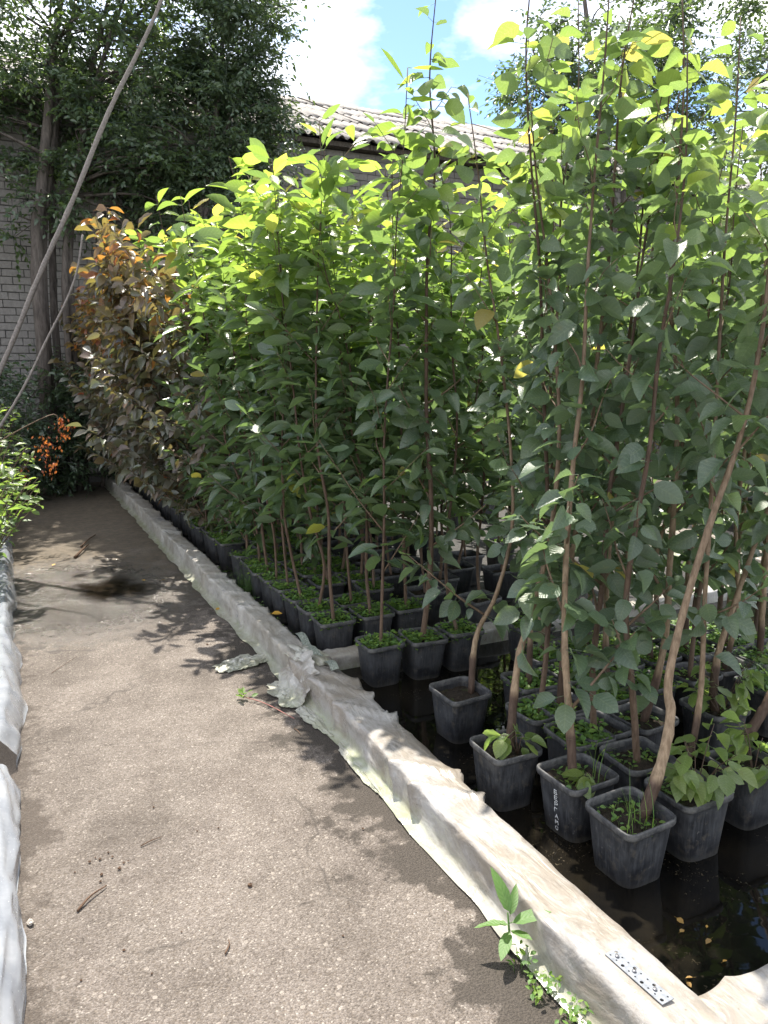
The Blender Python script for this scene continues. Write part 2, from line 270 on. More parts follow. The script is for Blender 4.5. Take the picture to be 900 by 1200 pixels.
c = t.mix(0.5, c, t.mix(1.0, c, t.ramp(ri, [(0, (0.75,) * 3), (1, (1.2,) * 3)]), 'MULTIPLY'))
t.done(t.bsdf(c, 0.9, 0.3, nz, 0.6, 0.01).outputs[0])
t = NT('zinc'); o = t.n('TexCoord').outputs['Object']; nz = t.noise(o, 70, 4, 0.6)
t.done(t.bsdf(t.ramp(nz, [(0.3, (0.16, 0.175, 0.20)), (0.7, (0.27, 0.285, 0.31))]), 0.5, 0.4, nz, 0.2, 0.002, Metallic=0.3).outputs[0])
t = NT('screw_steel'); t.done(t.bsdf((0.20, 0.20, 0.21), 0.4, 0.5, Metallic=0.8).outputs[0])
t = NT('paint_pen'); o = t.n('TexCoord').outputs['Object']; t.done(t.bsdf(t.ramp(t.noise(o, 120, 3), [(0.35, (0.55, 0.56, 0.57)), (0.6, (0.78, 0.79, 0.79))]), 0.6, 0.3).outputs[0])
t = NT('twig'); o = t.n('TexCoord').outputs['Object']; nz = t.noise(o, 90, 4, 0.7); t.done(t.bsdf(t.ramp(nz, [(0.3, (0.045, 0.028, 0.018)), (0.7, (0.14, 0.085, 0.055))]), 0.85, 0.2, nz, 0.6, 0.003).outputs[0])
t = NT('strap'); o = t.n('TexCoord').outputs['Object']; nz = t.noise(o, 150, 3, 0.7); t.done(t.bsdf(t.ramp(nz, [(0.35, (0.06, 0.075, 0.06)), (0.65, (0.33, 0.36, 0.31))]), 0.6, 0.4, nz, 0.8, 0.003).outputs[0])
t = NT('pale_stem'); t.done(t.bsdf((0.30, 0.13, 0.11), 0.6, 0.3).outputs[0])
t = NT('pebble'); o = t.n('TexCoord').outputs['Object']; nz = t.noise(o, 120, 4); t.done(t.bsdf(t.ramp(nz, [(0.3, (0.28, 0.25, 0.22)), (0.7, (0.5, 0.46, 0.41))]), 0.9, 0.3).outputs[0])

# ------------------------------------------------------------------ mesh helpers
class MB:
    """collects vertices, faces and a per-vertex tint (age, chance, distance from midrib)"""
    def __init__(s): s.v = []; s.f = []; s.t = []; s.n = 0
    def add(s, verts, faces, tint=None):
        verts = np.asarray(verts, float); k = len(verts); o = s.n
        s.v.append(verts); s.f.extend([tuple(i + o for i in f) for f in faces]); s.n += k
        tt = np.zeros((k, 4)); tt[:, 3] = 1
        if tint is not None: tt[:, :np.asarray(tint).shape[-1]] = tint
        s.t.append(tt)
    def mesh(s, name, mat, smooth=True):
        m = bpy.data.meshes.new(name)
        m.from_pydata(np.concatenate(s.v).tolist() if s.v else [], [], s.f)
        a = m.attributes.new('tint', 'FLOAT_COLOR', 'POINT'); a.data.foreach_set('color', np.concatenate(s.t).ravel())
        m.materials.append(MAT[mat])
        if smooth: m.polygons.foreach_set('use_smooth', [True] * len(m.polygons))
        m.update(); return m
def link(name, mesh, parent=None, loc=None, rz=None):
    o = bpy.data.objects.new(name, mesh); COL.objects.link(o)
    if parent is not None: o.parent = parent
    if loc is not None: o.location = loc
    if rz is not None: o.rotation_euler = (0, 0, rz)
    return o
def tag(o, label=None, cat=None, group=None, kind=None):
    if label: o['label'] = label
    if cat: o['category'] = cat
    if group: o['group'] = group
    if kind: o['kind'] = kind
    return o
def thing(name, loc, label, cat, group=None, rz=0):
    return tag(link(name, None, None, loc, rz), label, cat, group)
def norm(v):
    v = np.asarray(v, float); l = np.linalg.norm(v); return v / l if l > 1e-9 else np.array([0, 0, 1.0])
def spline(pts, per=5):
    P = [np.array(p, float) for p in pts]
    if len(P) < 3: return [P[0] + (P[-1] - P[0]) * i / per for i in range(per + 1)]
    Q = [2 * P[0] - P[1]] + P + [2 * P[-1] - P[-2]]; out = []
    for i in range(1, len(Q) - 2):
        a, b, c, d = Q[i - 1:i + 3]
        for k in range(per):
            u = k / per
            out.append(0.5 * (2 * b + (c - a) * u + (2 * a - 5 * b + 4 * c - d) * u * u + (3 * b - a - 3 * c + d) * u ** 3))
    out.append(P[-1]); return out
def tube(mb, pts, radii, n=7, tints=None, wob=0.0, rng=None):
    pts = [np.array(p, float) for p in pts]; m = len(pts); ref = np.array([1.0, 0.13, 0.05]); V = []; T = []
    for i, p in enumerate(pts):
        d = norm(pts[min(i + 1, m - 1)] - pts[max(i - 1, 0)])
        if abs(d @ ref) > 0.95: ref = np.array([0.1, 1.0, 0.1])
        a = norm(np.cross(d, ref)); b = np.cross(d, a); ref = np.cross(a, d) if False else ref
        for k in range(n):
            an = 2 * math.pi * k / n; rr = radii[i] * (1 + (rng.uniform(-wob, wob) if wob else 0))
            V.append(p + (a * math.cos(an) + b * math.sin(an)) * rr)
            T.append((tints[i] if tints is not None else 0.5, 0.5, 0.5))
    F = [(i * n + k, i * n + (k + 1) % n, (i + 1) * n + (k + 1) % n, (i + 1) * n + k) for i in range(m - 1) for k in range(n)]
    F.append(tuple(range(n))[::-1]); F.append(tuple((m - 1) * n + k for k in range(n)))
    mb.add(V, F, np.array(T))
def leaf_template(wr, widest, fold, curl, pet, wave, rows=5, twist=0.0, tip=1.0):
    """unit-length blade along +X after a petiole; returns verts, faces, midrib distance"""
    V = []; B = []; F = []
    if pet > 0:
        pw = 0.012
        V += [(0, -pw, 0), (0, pw, 0), (0, 0, pw * 1.6), (pet, -pw * .8, 0.0), (pet, pw * .8, 0.0), (pet, 0, pw * 1.4)]; B += [0.0] * 6
        F += [(0, 3, 4, 1), (1, 4, 5, 2), (2, 5, 3, 0)]
    base = len(V)
    ts = [0.0] + [((i + 1) / (rows + 1)) ** 1.0 for i in range(rows)] + [1.0]
    for i, tt in enumerate(ts):
        e = math.log(0.5) / math.log(widest); s_ = math.sin(math.pi * min(1, max(0, tt)) ** e)
        w = wr * 0.5 * max(s_, 0) ** 0.75
        if tt > widest and tip != 1: w *= 1 - (tip) * ((tt - widest) / (1 - widest)) ** 2 * 0.3
        x = pet + tt; z = -curl * tt * tt
        tw = twist * tt
        if i in (0, len(ts) - 1):
            V.append((x, 0, z)); B.append(0.0)
        else:
            wv = wave * math.sin(i * 2.4)
            V += [(x - 0.02, -w * math.cos(fold), z + w * math.sin(fold) + wv - w * tw), (x, 0, z), (x - 0.02, w * math.cos(fold), z + w * math.sin(fold) - wv + w * tw)]; B += [1.0, 0.0, 1.0]
    b = base; first = b + 1
    F += [(b, first, first + 1), (b, first + 1, first + 2)]
    for i in range(rows - 1):
        q = first + 3 * i; F += [(q, q + 3, q + 4, q + 1), (q + 1, q + 4, q + 5, q + 2)]
    q = first + 3 * (rows - 1); F += [(q, q + 3, q + 1), (q + 1, q + 3, q + 2)]
    return np.array(V, float), F, np.stack([np.array(B), (np.array(V, float)[:, 0] - pet).clip(0, 1)], 1)
rg0 = random.Random(5)
def templates(wr, widest, pet, n=8, rows=5, tip=1.0, curl=(-0.08, 0.45)):
    return [leaf_template(wr * rg0.uniform(.88, 1.12), widest + rg0.uniform(-.03, .03), rg0.uniform(0.05, 0.7), rg0.uniform(*curl), pet * rg0.uniform(.7, 1.3), rg0.uniform(0, .03), rows, rg0.uniform(-.35, .35), tip) for _ in range(n)]
TPL = {'pear': templates(0.74, 0.45, 0.34), 'plum': templates(0.47, 0.54, 0.14), 'bronze': templates(0.52, 0.5, 0.16), 'tree': templates(0.56, 0.45, 0.15, 5, 2), 'weed': templates(0.62, 0.5, 0.35, 5, 2), 'big_weed': templates(0.34, 0.45, 0.05, 3, 6)}
LMAT = {'pear': 'pear_leaf', 'plum': 'plum_leaf', 'bronze': 'bronze_leaf', 'tree': 'tree_leaf', 'weed': 'weed_leaf', 'big_weed': 'weed_leaf'}
def frame(d, up, roll, rng):
    d = norm(d); s = norm(np.cross(up, d)); n = np.cross(d, s)
    c, k = math.cos(roll), math.sin(roll); s2 = s * c + n * k
    return d, s2, np.cross(d, s2)
def add_leaf(mb, kind, var, pos, fr, L, age, ch):
    V, F, B = TPL[kind][var]; d, s, n = fr
    W = np.asarray(pos) + L * (V[:, :1] * d + V[:, 1:2] * s + V[:, 2:3] * n)
    T = np.concatenate([np.full((len(V), 1), age), np.full((len(V), 1), ch), B], 1); mb.add(W, F, T)
LEAFMESH = {}
def leaf_mesh(kind, var, age):
    q = min(7, int(age * 8)); key = (kind, var, q)
    if key not in LEAFMESH:
        mb = MB(); V, F, B = TPL[kind][var]
        mb.add(V, F, np.concatenate([np.full((len(V), 1), (q + .5) / 8), np.full((len(V), 1), rg0.uniform(.1, .9)), B], 1)); LEAFMESH[key] = mb.mesh('leaf', LMAT[kind])
    return LEAFMESH[key]

# ------------------------------------------------------------------ the setting
def sheet(name, x0, x1, y0, y1, z, mat, step=None, amp=0.0, seed=0, kind='structure'):
    nx = max(1, int((x1 - x0) / step)) if step else 1; ny = max(1, int((y1 - y0) / step)) if step else 1
    V = []
    for j in range(ny + 1):
        for i in range(nx + 1):
            x = x0 + (x1 - x0) * i / nx; y = y0 + (y1 - y0) * j / ny
            V.append((x, y, z + (amp * noise.noise((x * 3 + seed, y * 3, seed)) + amp * .5 * noise.noise((x * 11, y * 11 + seed, 1)) if amp else 0)))
    F = [(j * (nx + 1) + i, j * (nx + 1) + i + 1, (j + 1) * (nx + 1) + i + 1, (j + 1) * (nx + 1) + i) for j in range(ny) for i in range(nx)]
    mb = MB(); mb.add(V, F); o = link(name, mb.mesh(name, mat)); return tag(o, kind=kind)
def wedge_plane(name, pts, z, mat):
    mb = MB(); mb.add([(x, y, z) for x, y in pts], [tuple(range(len(pts)))]); return tag(link(name, mb.mesh(name, mat, False)), kind='structure')
tag(sheet('ground', -150, 150, -60, 240, -0.06, 'ground_soil'), 'bare soil ground around the nursery beds')
tag(sheet('path', -0.5, 1.2, -2.0, 11.1, 0.0, 'concrete', 0.06, 0.004, 3), 'grey concrete path between the film wrapped kerbs')
tag(sheet('pool_floor', 1.2, 4.95, 0.8, 3.48, -0.035, 'bed_liner'), 'dark pool liner under the water')
tag(sheet('water', 1.22, 4.95, 0.95, 3.46, 0.018, 'pool_water'), 'still black water around the front pots')
tag(sheet('bed_floor', 1.2, 4.95, 3.48, 11.0, -0.01, 'bed_liner', 0.1, 0.01, 7), 'dark lined floor of the planting bed')
tag(sheet('gravel_strip', 5.1, 6.1, -1, 14, 0.0, 'gravel_path', 0.15, 0.012, 9), 'pale gravel strip beyond the far kerb')
tag(sheet('soil_bed', -3.5, -0.3, -1, 11, 0.02, 'soil', 0.12, 0.03, 12), 'dark soil of the bed beside the clear film')
# puddle
rp = random.Random(31); V = [(0, 0, 0)]; 
for k in range(48):
    a = 2 * math.pi * k / 48; q = 0.85 + 0.5 * noise.noise((math.cos(a) * 1.3, math.sin(a) * 1.3, 4.2)) + 0.12 * noise.noise((math.cos(a) * 5, math.sin(a) * 5, 1.2))
    V.append((0.30 * q * math.cos(a), 0.36 * q * math.sin(a), 0))
mb = MB(); mb.add([(x * 1.35, y * 1.35, z) for x, y, z in V], [(0, 1 + k, 1 + (k + 1) % 48) for k in range(48)], np.array([(0, .5, .5)] + [(1, .5, .5)] * 48))
tag(link('puddle', mb.mesh('puddle', 'puddle_water', False), None, (0.50, 5.55, 0.004)), 'shallow brown puddle on the concrete path', kind='structure')

def film_kerb(name, p0, p1, w, h, mat, seed, label, step=0.018, rough=1.0, skirt=0.05, inner=0.02, pleat=0.5):
    """a beam wrapped in film: a swept profile with folds, dents and sags"""
    p0 = np.array(p0, float); p1 = np.array(p1, float); L = np.linalg.norm(p1 - p0); d = (p1 - p0) / L; s = np.array([d[1], -d[0]])  # s: to the right of travel
    prof = [(-w / 2 - skirt, 0.006), (-w / 2 - skirt * .55, 0.010), (-w / 2 - skirt * .18, 0.02), (-w / 2 - 0.004, h * .30), (-w / 2, h * .6), (-w / 2 + .002, h * .86), (-w / 2 + .007, h * .99),
            (-w * .25, h), (0, h * 1.01), (w * .25, h), (w / 2 - .007, h * .99), (w / 2 - .001, h * .86), (w / 2, h * .5), (w / 2 + .003, h * .1), (w / 2 + inner, -0.012)]
    pr = []
    for a, b in zip(prof[:-1], prof[1:]):
        for k in range(2): pr.append((a[0] + (b[0] - a[0]) * k / 2, a[1] + (b[1] - a[1]) * k / 2))
    pr.append(prof[-1]); m = len(pr); n = max(2, int(L / step)); V = []
    for i in range(n + 1):
        q = L * i / n
        sag = 0.010 * noise.noise((q * 1.1, seed, 0.3)) * rough; side = 0.018 * noise.noise((q * .9, seed, 7.3)) * rough
        for j, (u, z) in enumerate(pr):
            v = j / m
            fold = abs(noise.noise((q * 7 + u * 14, u * 16 + seed, z * 22))); fold2 = noise.noise((q * 22 - u * 20, seed * 2 + u * 40, z * 40))
            pl_ = 1 - abs(noise.noise((q * 2.6 + u * 5.0 + 3 * noise.noise((q * .7, seed, 4)), seed * 3.1, z * 3))) * 3.2
            rid = (0.5 - fold) * 0.009 * rough + fold2 * 0.0025 * rough + max(0, pl_) ** 3 * 0.016 * pleat
            edge = min(1, (z + .004) / h) ; cx = np.sign(u) if abs(u) > w * .42 else u / w
            uu = u + cx * rid * (0.4 + 0.8 * edge) + side
            if j < 6: uu += 0.022 * noise.noise((q * 6, seed + 3, 2.2)) * rough * (1 - j / 6)
            zz = max(z * (1 + sag * 6) + (rid * .7 if z > h * .8 else rid * .25), 0.004 if u < 0 else -0.03)
            xy = p0 + d * q + s * uu; V.append((xy[0], xy[1], zz))
    F = [(i * m + j, (i + 1) * m + j, (i + 1) * m + j + 1, i * m + j + 1) for i in range(n) for j in range(m - 1)]
    F += [tuple(range(m)), tuple(n * m + j for j in range(m))[::-1]]
    mb = MB(); mb.add(V, F); o = link(name, mb.mesh(name, mat)); tag(o, label, 'kerb'); return o
film_kerb('wrapped_kerb', (1.235, 0.95), (1.225, 3.46), 0.165, 0.128, 'film_front', 2.0, 'low kerb beam wrapped in dirty white film beside the black water', 0.012, 0.6, 0.05, 0.02, 1.5)
film_kerb('wrapped_kerb', (1.205, 3.40), (1.10, 10.9), 0.12, 0.135, 'film_back', 9.0, 'long crumpled grey film kerb in front of the close rows of pots', 0.016, 1.2, 0.05, 0.02, 1.2)
film_kerb('wrapped_kerb', (1.15, 1.015), (3.2, 0.985), 0.13, 0.118, 'film_front', 14.0, 'short film wrapped kerb closing the end of the pool', 0.014, 0.6)
film_kerb('wrapped_kerb', (5.0, -0.5), (5.0, 11.0), 0.16, 0.14, 'film_front', 23.0, 'straight white film kerb behind the pool, beside the gravel strip', 0.05, 1.0)
film_kerb('wrapped_kerb', (1.28, 3.53), (4.9, 3.53), 0.11, 0.09, 'film_back', 33.0, 'low film covered board across the bed between the pot blocks', 0.025, 1.3)
film_kerb('film_strip', (1.315, 3.72), (1.235, 6.6), 0.045, 0.055, 'film_back', 41.0, 'narrow mossy film strip between the grey kerb and the pots', 0.02, 1.2, 0.015)['category'] = 'film'

# clear plastic over the kerb on the other side of the path
def drape(y0, y1, seed, label, out, zt):
    V = []; n = int((y1 - y0) / 0.02); m = 22
    for i in range(n + 1):
        y = y0 + (y1 - y0) * i / n; e = min(1, i / 8, (n - i) / 8); o_ = out + 0.035 * noise.noise((y * 2.3, seed, 0)) + 0.012 * noise.noise((y * 9, seed, 3))
        for j in range(m):
            v = j / (m - 1)
            if v < .45: x = -0.50 + v / .45 * 0.33; z = zt + 0.012 * math.sin(v * 7)
            else: q = (v - .45) / .55; x = -0.17 + (o_ + 0.17) * math.sin(q * math.pi / 2) ** .8; z = zt * (1 - q ** 1.6) + 0.012
            wr = abs(noise.noise((y * 2.6 + v * 3, v * 4, seed))) * .03 + max(0, 1 - abs(noise.noise((y * 1.5 - v * 1.3, v * 1.2 + y * .4, seed + 9))) * 4) ** 2 * .022
            V.append((x + wr * .5 - .02 * (1 - e), y + .02 * noise.noise((y * 3, v * 4, seed + 5)), max(z + wr * (1 - v) - .02, .008)))
    F = [(i * m + j, i * m + j + 1, (i + 1) * m + j + 1, (i + 1) * m + j) for i in range(n) for j in range(m - 1)]
    mb = MB(); mb.add(V, F); tag(link('plastic_sheet', mb.mesh('plastic_sheet', 'film_clear')), label, 'sheet')
drape(0.9, 2.98, 3.3, 'long clear plastic sheet draped smoothly over the kerb edge', -0.10, 0.12)
drape(3.12, 4.6, 8.1, 'bulging clear plastic sheet with a rounded hanging corner', -0.085, 0.15)
drape(4.5, 6.2, 15.4, 'folded clear plastic sheet by the wet patch on the path', -0.10, 0.14)
drape(6.1, 10.5, 21.7, 'dull plastic sheet under the low shrubs by the path', -0.12, 0.15)

# ------------------------------------------------------------------ brick shed with corrugated roof
YW, EAVE = 11.4, 4.74
shed = thing('brick_shed', (6.0, YW, 0), 'pale brick shed with a grey corrugated roof behind the saplings', 'building')
rb = random.Random(77)
def boxv(x0, x1, y0, y1, z0, z1):
    return [(x, y, z) for z in (z0, z1) for x, y in ((x0, y0), (x1, y0), (x1, y1), (x0, y1))], [(0, 3, 2, 1), (4, 5, 6, 7), (0, 1, 5, 4), (1, 2, 6, 5), (2, 3, 7, 6), (3, 0, 4, 7)]
mb = MB(); mb.add(*boxv(-14, 10, 0, 0.25, -0.06, EAVE)); mb.add(*boxv(-14, -13.75, 0.25, 6, -0.06, EAVE)); mb.add(*boxv(9.75, 10, 0.25, 6, -0.06, EAVE)); mb.add(*boxv(-13.75, 9.75, 5.75, 6, -0.06, EAVE))
wall = link('wall', mb.mesh('wall', 'mortar', False), shed)
def brick_box(L, H, rnd):
    V, F = boxv(-L / 2, L / 2, -0.014, 0.06, -H / 2, H / 2); V = [tuple(c + rnd.uniform(-.0035, .0035) for c in p) for p in V]; return V, F
BM = []
for k in range(6):
    m_ = MB(); m_.add(*brick_box(0.255, 0.085, rb)); BM.append(m_.mesh('brick', 'brick', False))
BH = []
for k in range(3):
    m_ = MB(); m_.add(*brick_box(0.123, 0.085, rb)); BH.append(m_.mesh('brick', 'brick', False))
rest = MB(); nb = 0
cand = []
for c_ in range(int(EAVE / 0.097)):
    z = EAVE - 0.055 - c_ * 0.097
    if z < 0.05: break
    head = (c_ in (1,)) or c_ % 6 == 5
    pitch = 0.133 if head else 0.266
    x = -6.0 - (0.0 if head else (c_ % 2) * 0.133) + rb.uniform(-.01, .01)
    while x < 14:
        cand.append((x, z, head)); x += pitch
def seen(x, z):   # which bricks the gaps between the trees let one see best
    v = np.array([x, YW, z]) - np.array([0, 0, EYE]); dz = v @ FV; px = 450 + FPX * (v @ RV) / dz; py = 600 - FPX * (v @ UV) / dz
    if py > 310 or px < -5: return 9e9
    return abs(px - 375) if px > 260 else 120 + abs(px - 60) * 1.2
cand.sort(key=lambda c: seen(c[0], c[1]))
for i, (x, z, head) in enumerate(cand):
    if i < 290:
        b = link('brick', rb.choice(BH if head else BM), wall, (x - 6.0, rb.uniform(-.004, .004), z))
        b.rotation_euler = (0, rb.uniform(-.008, .008), rb.uniform(-.01, .01))
    else:
        V, F = brick_box(0.123 if head else 0.255, 0.085, rb); dy = rb.uniform(-.004, .004); rest.add([(a + x - 6.0, b_ + dy, c + z) for a, b_, c in V], F)
tag(link('brick_courses', rest.mesh('brick_courses', 'brick', False), shed), kind='stuff')
# corrugated roof sheets: rows of overlapping sheets on a slope rising away
roof = link('roof', None, shed); slope = R(22.5)
mb = MB(); mb.add(*boxv(-14.3, 10.3, -0.18, -0.02, EAVE - 6 * 0 + 0.005, EAVE + 0.075)); link('eave_board', mb.mesh('eave_board', 'tree_bark', False), roof)
def slate(rnd):
    V = []; nx, ny = 49, 3; Wd, Ln = 1.13, 1.35; br = [rnd.uniform(0, .05) for _ in range(nx)]
    for side in (0, 1):
        for j in range(ny):
            for i in range(nx):
                u = Wd * i / (nx - 1); v = Ln * j / (ny - 1)
                if j == 0: v += br[i] * (rnd.random() < .3)
                V.append((u - Wd / 2, v, 0.026 * math.cos(2 * math.pi * u / 0.15) - side * 0.007 + rnd.uniform(-.001, .001)))
    k = nx * ny; F = []
    for j in range(ny - 1):
        for i in range(nx - 1):
            a = j * nx + i; F += [(a, a + 1, a + nx + 1, a + nx), (k + a, k + a + nx, k + a + nx + 1, k + a + 1)]
    F += [(i, k + i, k + i + 1, i + 1) for i in range(nx - 1)]
    m_ = MB(); m_.add(V, F); return m_.mesh('roof_sheet', 'roof_slate')
SL = [slate(rb) for _ in range(4)]
for r_ in range(5):
    for c_ in range(22):
        s_ = link('roof_sheet', rb.choice(SL), roof, (-13.8 + c_ * 1.10 + (r_ % 2) * 0.0, -0.30 + r_ * 1.2 * math.cos(slope), EAVE + 0.10 + r_ * (1.2 * math.sin(slope) + .002) + (c_ % 2) * 0.007))
        s_.rotation_euler = (slope + rb.uniform(-.012, .012) - 0.012, rb.uniform(-.01, .01), rb.uniform(-.01, .01))
mb = MB(); q = 5.9; mb.add([(-14, 0.02, EAVE), (10, 0.02, EAVE), (10, q, EAVE + q * math.tan(slope) - .02), (-14, q, EAVE + q * math.tan(slope) - .02), (-14, q, EAVE - .3), (10, q, EAVE - .3)], [(0, 1, 2, 3), (3, 2, 5, 4)]); link('roof_deck', mb.mesh('roof_deck', 'tree_bark', False), roof)

# ------------------------------------------------------------------ pots
def pot_meshes(seed, Sz=0.208, H=0.225):
    rnd = random.Random(seed); n = 40; dent = [rnd.uniform(-.022, .022) for _ in range(5)]
    def ring(half, z, cr, rib=0.0, jit=0.0):
        out = []
        for k in range(n):
            a = 2 * math.pi * (k + .5) / n; c, s = math.cos(a), math.sin(a); e = 2.0 / cr
            x = half * abs(c) ** e * (1 if c > 0 else -1); y = half * abs(s) ** e * (1 if s > 0 else -1)
            q = 1 + (rib if k % 2 else 0) + rnd.uniform(-jit, jit) + dent[0] * math.sin(2 * a + seed) + dent[1] * math.sin(3 * a + z * 9); out.append((x * q, y * q, z))
        return out
    h = Sz / 2
    rows = [ring(h * .72, 0.0, 4.0), ring(h * .76, 0.006, 4.2, .004), ring(h * .84, H * .45, 5, .006, .002), ring(h * .905, H * .86, 6.5, .004), ring(h * .915, H * .9, 7)]
    V = sum(rows, []); F = [(r * n + k, r * n + (k + 1) % n, (r + 1) * n + (k + 1) % n, (r + 1) * n + k) for r in range(len(rows) - 1) for k in range(n)]
    F.append(tuple(range(n))[::-1]); b = len(V)
    rows2 = [ring(h * .885, H * .9, 7), ring(h * .80, H * .4, 5)]; V2 = sum(rows2, []); F += [(b + k, b + n + k, b + n + (k + 1) % n, b + (k + 1) % n) for k in range(n)]
    mb = MB(); mb.add(V + V2, F); pot = mb.mesh('pot', 'pot_plastic')
    rr = [ring(h * .915, H * .895, 7), ring(h * .985, H * .90, 7), ring(h * 1.0, H * .925, 7, 0, .002), ring(h * .995, H * .985, 7), ring(h * .975, H * 1.0, 7), ring(h * .93, H * .995, 7), ring(h * .905, H * .96, 7), ring(h * .885, H * .895, 7)]
    mb = MB(); mb.add(sum(rr, []), [(r * n + k, r * n + (k + 1) % n, (r + 1) * n + (k + 1) % n, (r + 1) * n + k) for r in range(len(rr) - 1) for k in range(n)]); rim = mb.mesh('rim', 'pot_rim')
    # soil
    g = 16; V = []; zs = H * rnd.uniform(.80, .86)
    for j in range(g + 1):
        for i in range(g + 1):
            u = (i / g - .5) * 2; v = (j / g - .5) * 2; k = 1 - 0.09 * (abs(u * v)) ** 3
            V.append((u * h * .885 * k, v * h * .885 * k, zs + 0.010 * noise.noise((u * 3 + seed, v * 3, 1)) + .006 * noise.noise((u * 9, v * 9 + seed, 2)) + 0.016 * math.exp(-(u * u + v * v) * 5)))
    mb = MB(); mb.add(V, [(j * (g + 1) + i, j * (g + 1) + i + 1, (j + 1) * (g + 1) + i + 1, (j + 1) * (g + 1) + i) for j in range(g) for i in range(g)]); so = mb.mesh('soil', 'soil')
    return pot, rim, so, zs
POTS = [pot_meshes(s) for s in (1, 2, 3, 4, 5, 6, 7)]
def weed_mesh(seed, n, spread, hmax, L=(.012, .026), soil_z=0.188, age=(0.2, 0.9)):
    r = random.Random(seed); mb = MB()
    for _ in range(n):
        x = r.uniform(-spread, spread); y = r.uniform(-spread, spread); hh = r.uniform(.01, hmax) * (0.6 + 0.8 * max(0, noise.noise((x * 14 + seed, y * 14, 0)) + .4)); az = r.uniform(0, 6.28)
        for k in range(r.choice((2, 3, 4))):
            a = az + k * 2.1 + r.uniform(-.4, .4); d = np.array([math.cos(a), math.sin(a), r.uniform(-.1, .6)])
            add_leaf(mb, 'weed', r.randrange(5), (x, y, soil_z + hh * (0.6 + .4 * k / 3)), frame(d, np.array([0, 0, 1.0]), r.uniform(-.5, .5), r), r.uniform(*L), r.uniform(*age), r.random())
        tube(mb, [(x, y, soil_z - .005), (x + .003, y, soil_z + hh)], [.0009, .0006], 3, [0.4, 0.4])
    return mb.mesh('weeds', 'weed_leaf')
WEED_LUSH = [weed_mesh(50 + k, 95, .088, .065, (.015, .033)) for k in range(4)]
WEED_THIN = [weed_mesh(70 + k, 16, .085, .03, (.012, .03)) for k in range(4)]
def grass_mesh(seed, n, L, spread=.03, z0=.188, feather=False):
    r = random.Random(seed); mb = MB()
    for _ in range(n):
        a = r.uniform(0, 6.28); l = L * r.uniform(.5, 1.1); x = r.gauss(0, spread); y = r.gauss(0, spread); dr = r.uniform(.15, .9); w = .0016 if not feather else .0008; V = []; m = 6
        for i in range(m):
            u = i / (m - 1); px = x + math.cos(a) * l * dr * u * u; py = y + math.sin(a) * l * dr * u * u; pz = z0 + l * (u - .35 * dr * u * u); ww = w * (1 - u * .9)
            V += [(px - math.sin(a) * ww, py + math.cos(a) * ww, pz), (px + math.sin(a) * ww, py - math.cos(a) * ww, pz)]
        mb.add(V, [(2 * i, 2 * i + 1, 2 * i + 3, 2 * i + 2) for i in range(m - 1)], np.array([(r.uniform(.3, .8), r.random(), .5)] * len(V)))
        if feather:
            for i in range(1, m):
                for q in range(4):
                    b = np.array(V[2 * i]); dd = np.array([r.gauss(0, 1), r.gauss(0, 1), r.uniform(0, 1)]); e = b + norm(dd) * r.uniform(.01, .03); s_ = norm(np.cross(dd, (0, 0, 1.0))) * .0006
                    mb.add([b - s_, b + s_, e], [(0, 1, 2)], np.array([(r.uniform(.2, .6), r.random(), .5)] * 3))
    return mb.mesh('grass_tuft', 'weed_leaf')

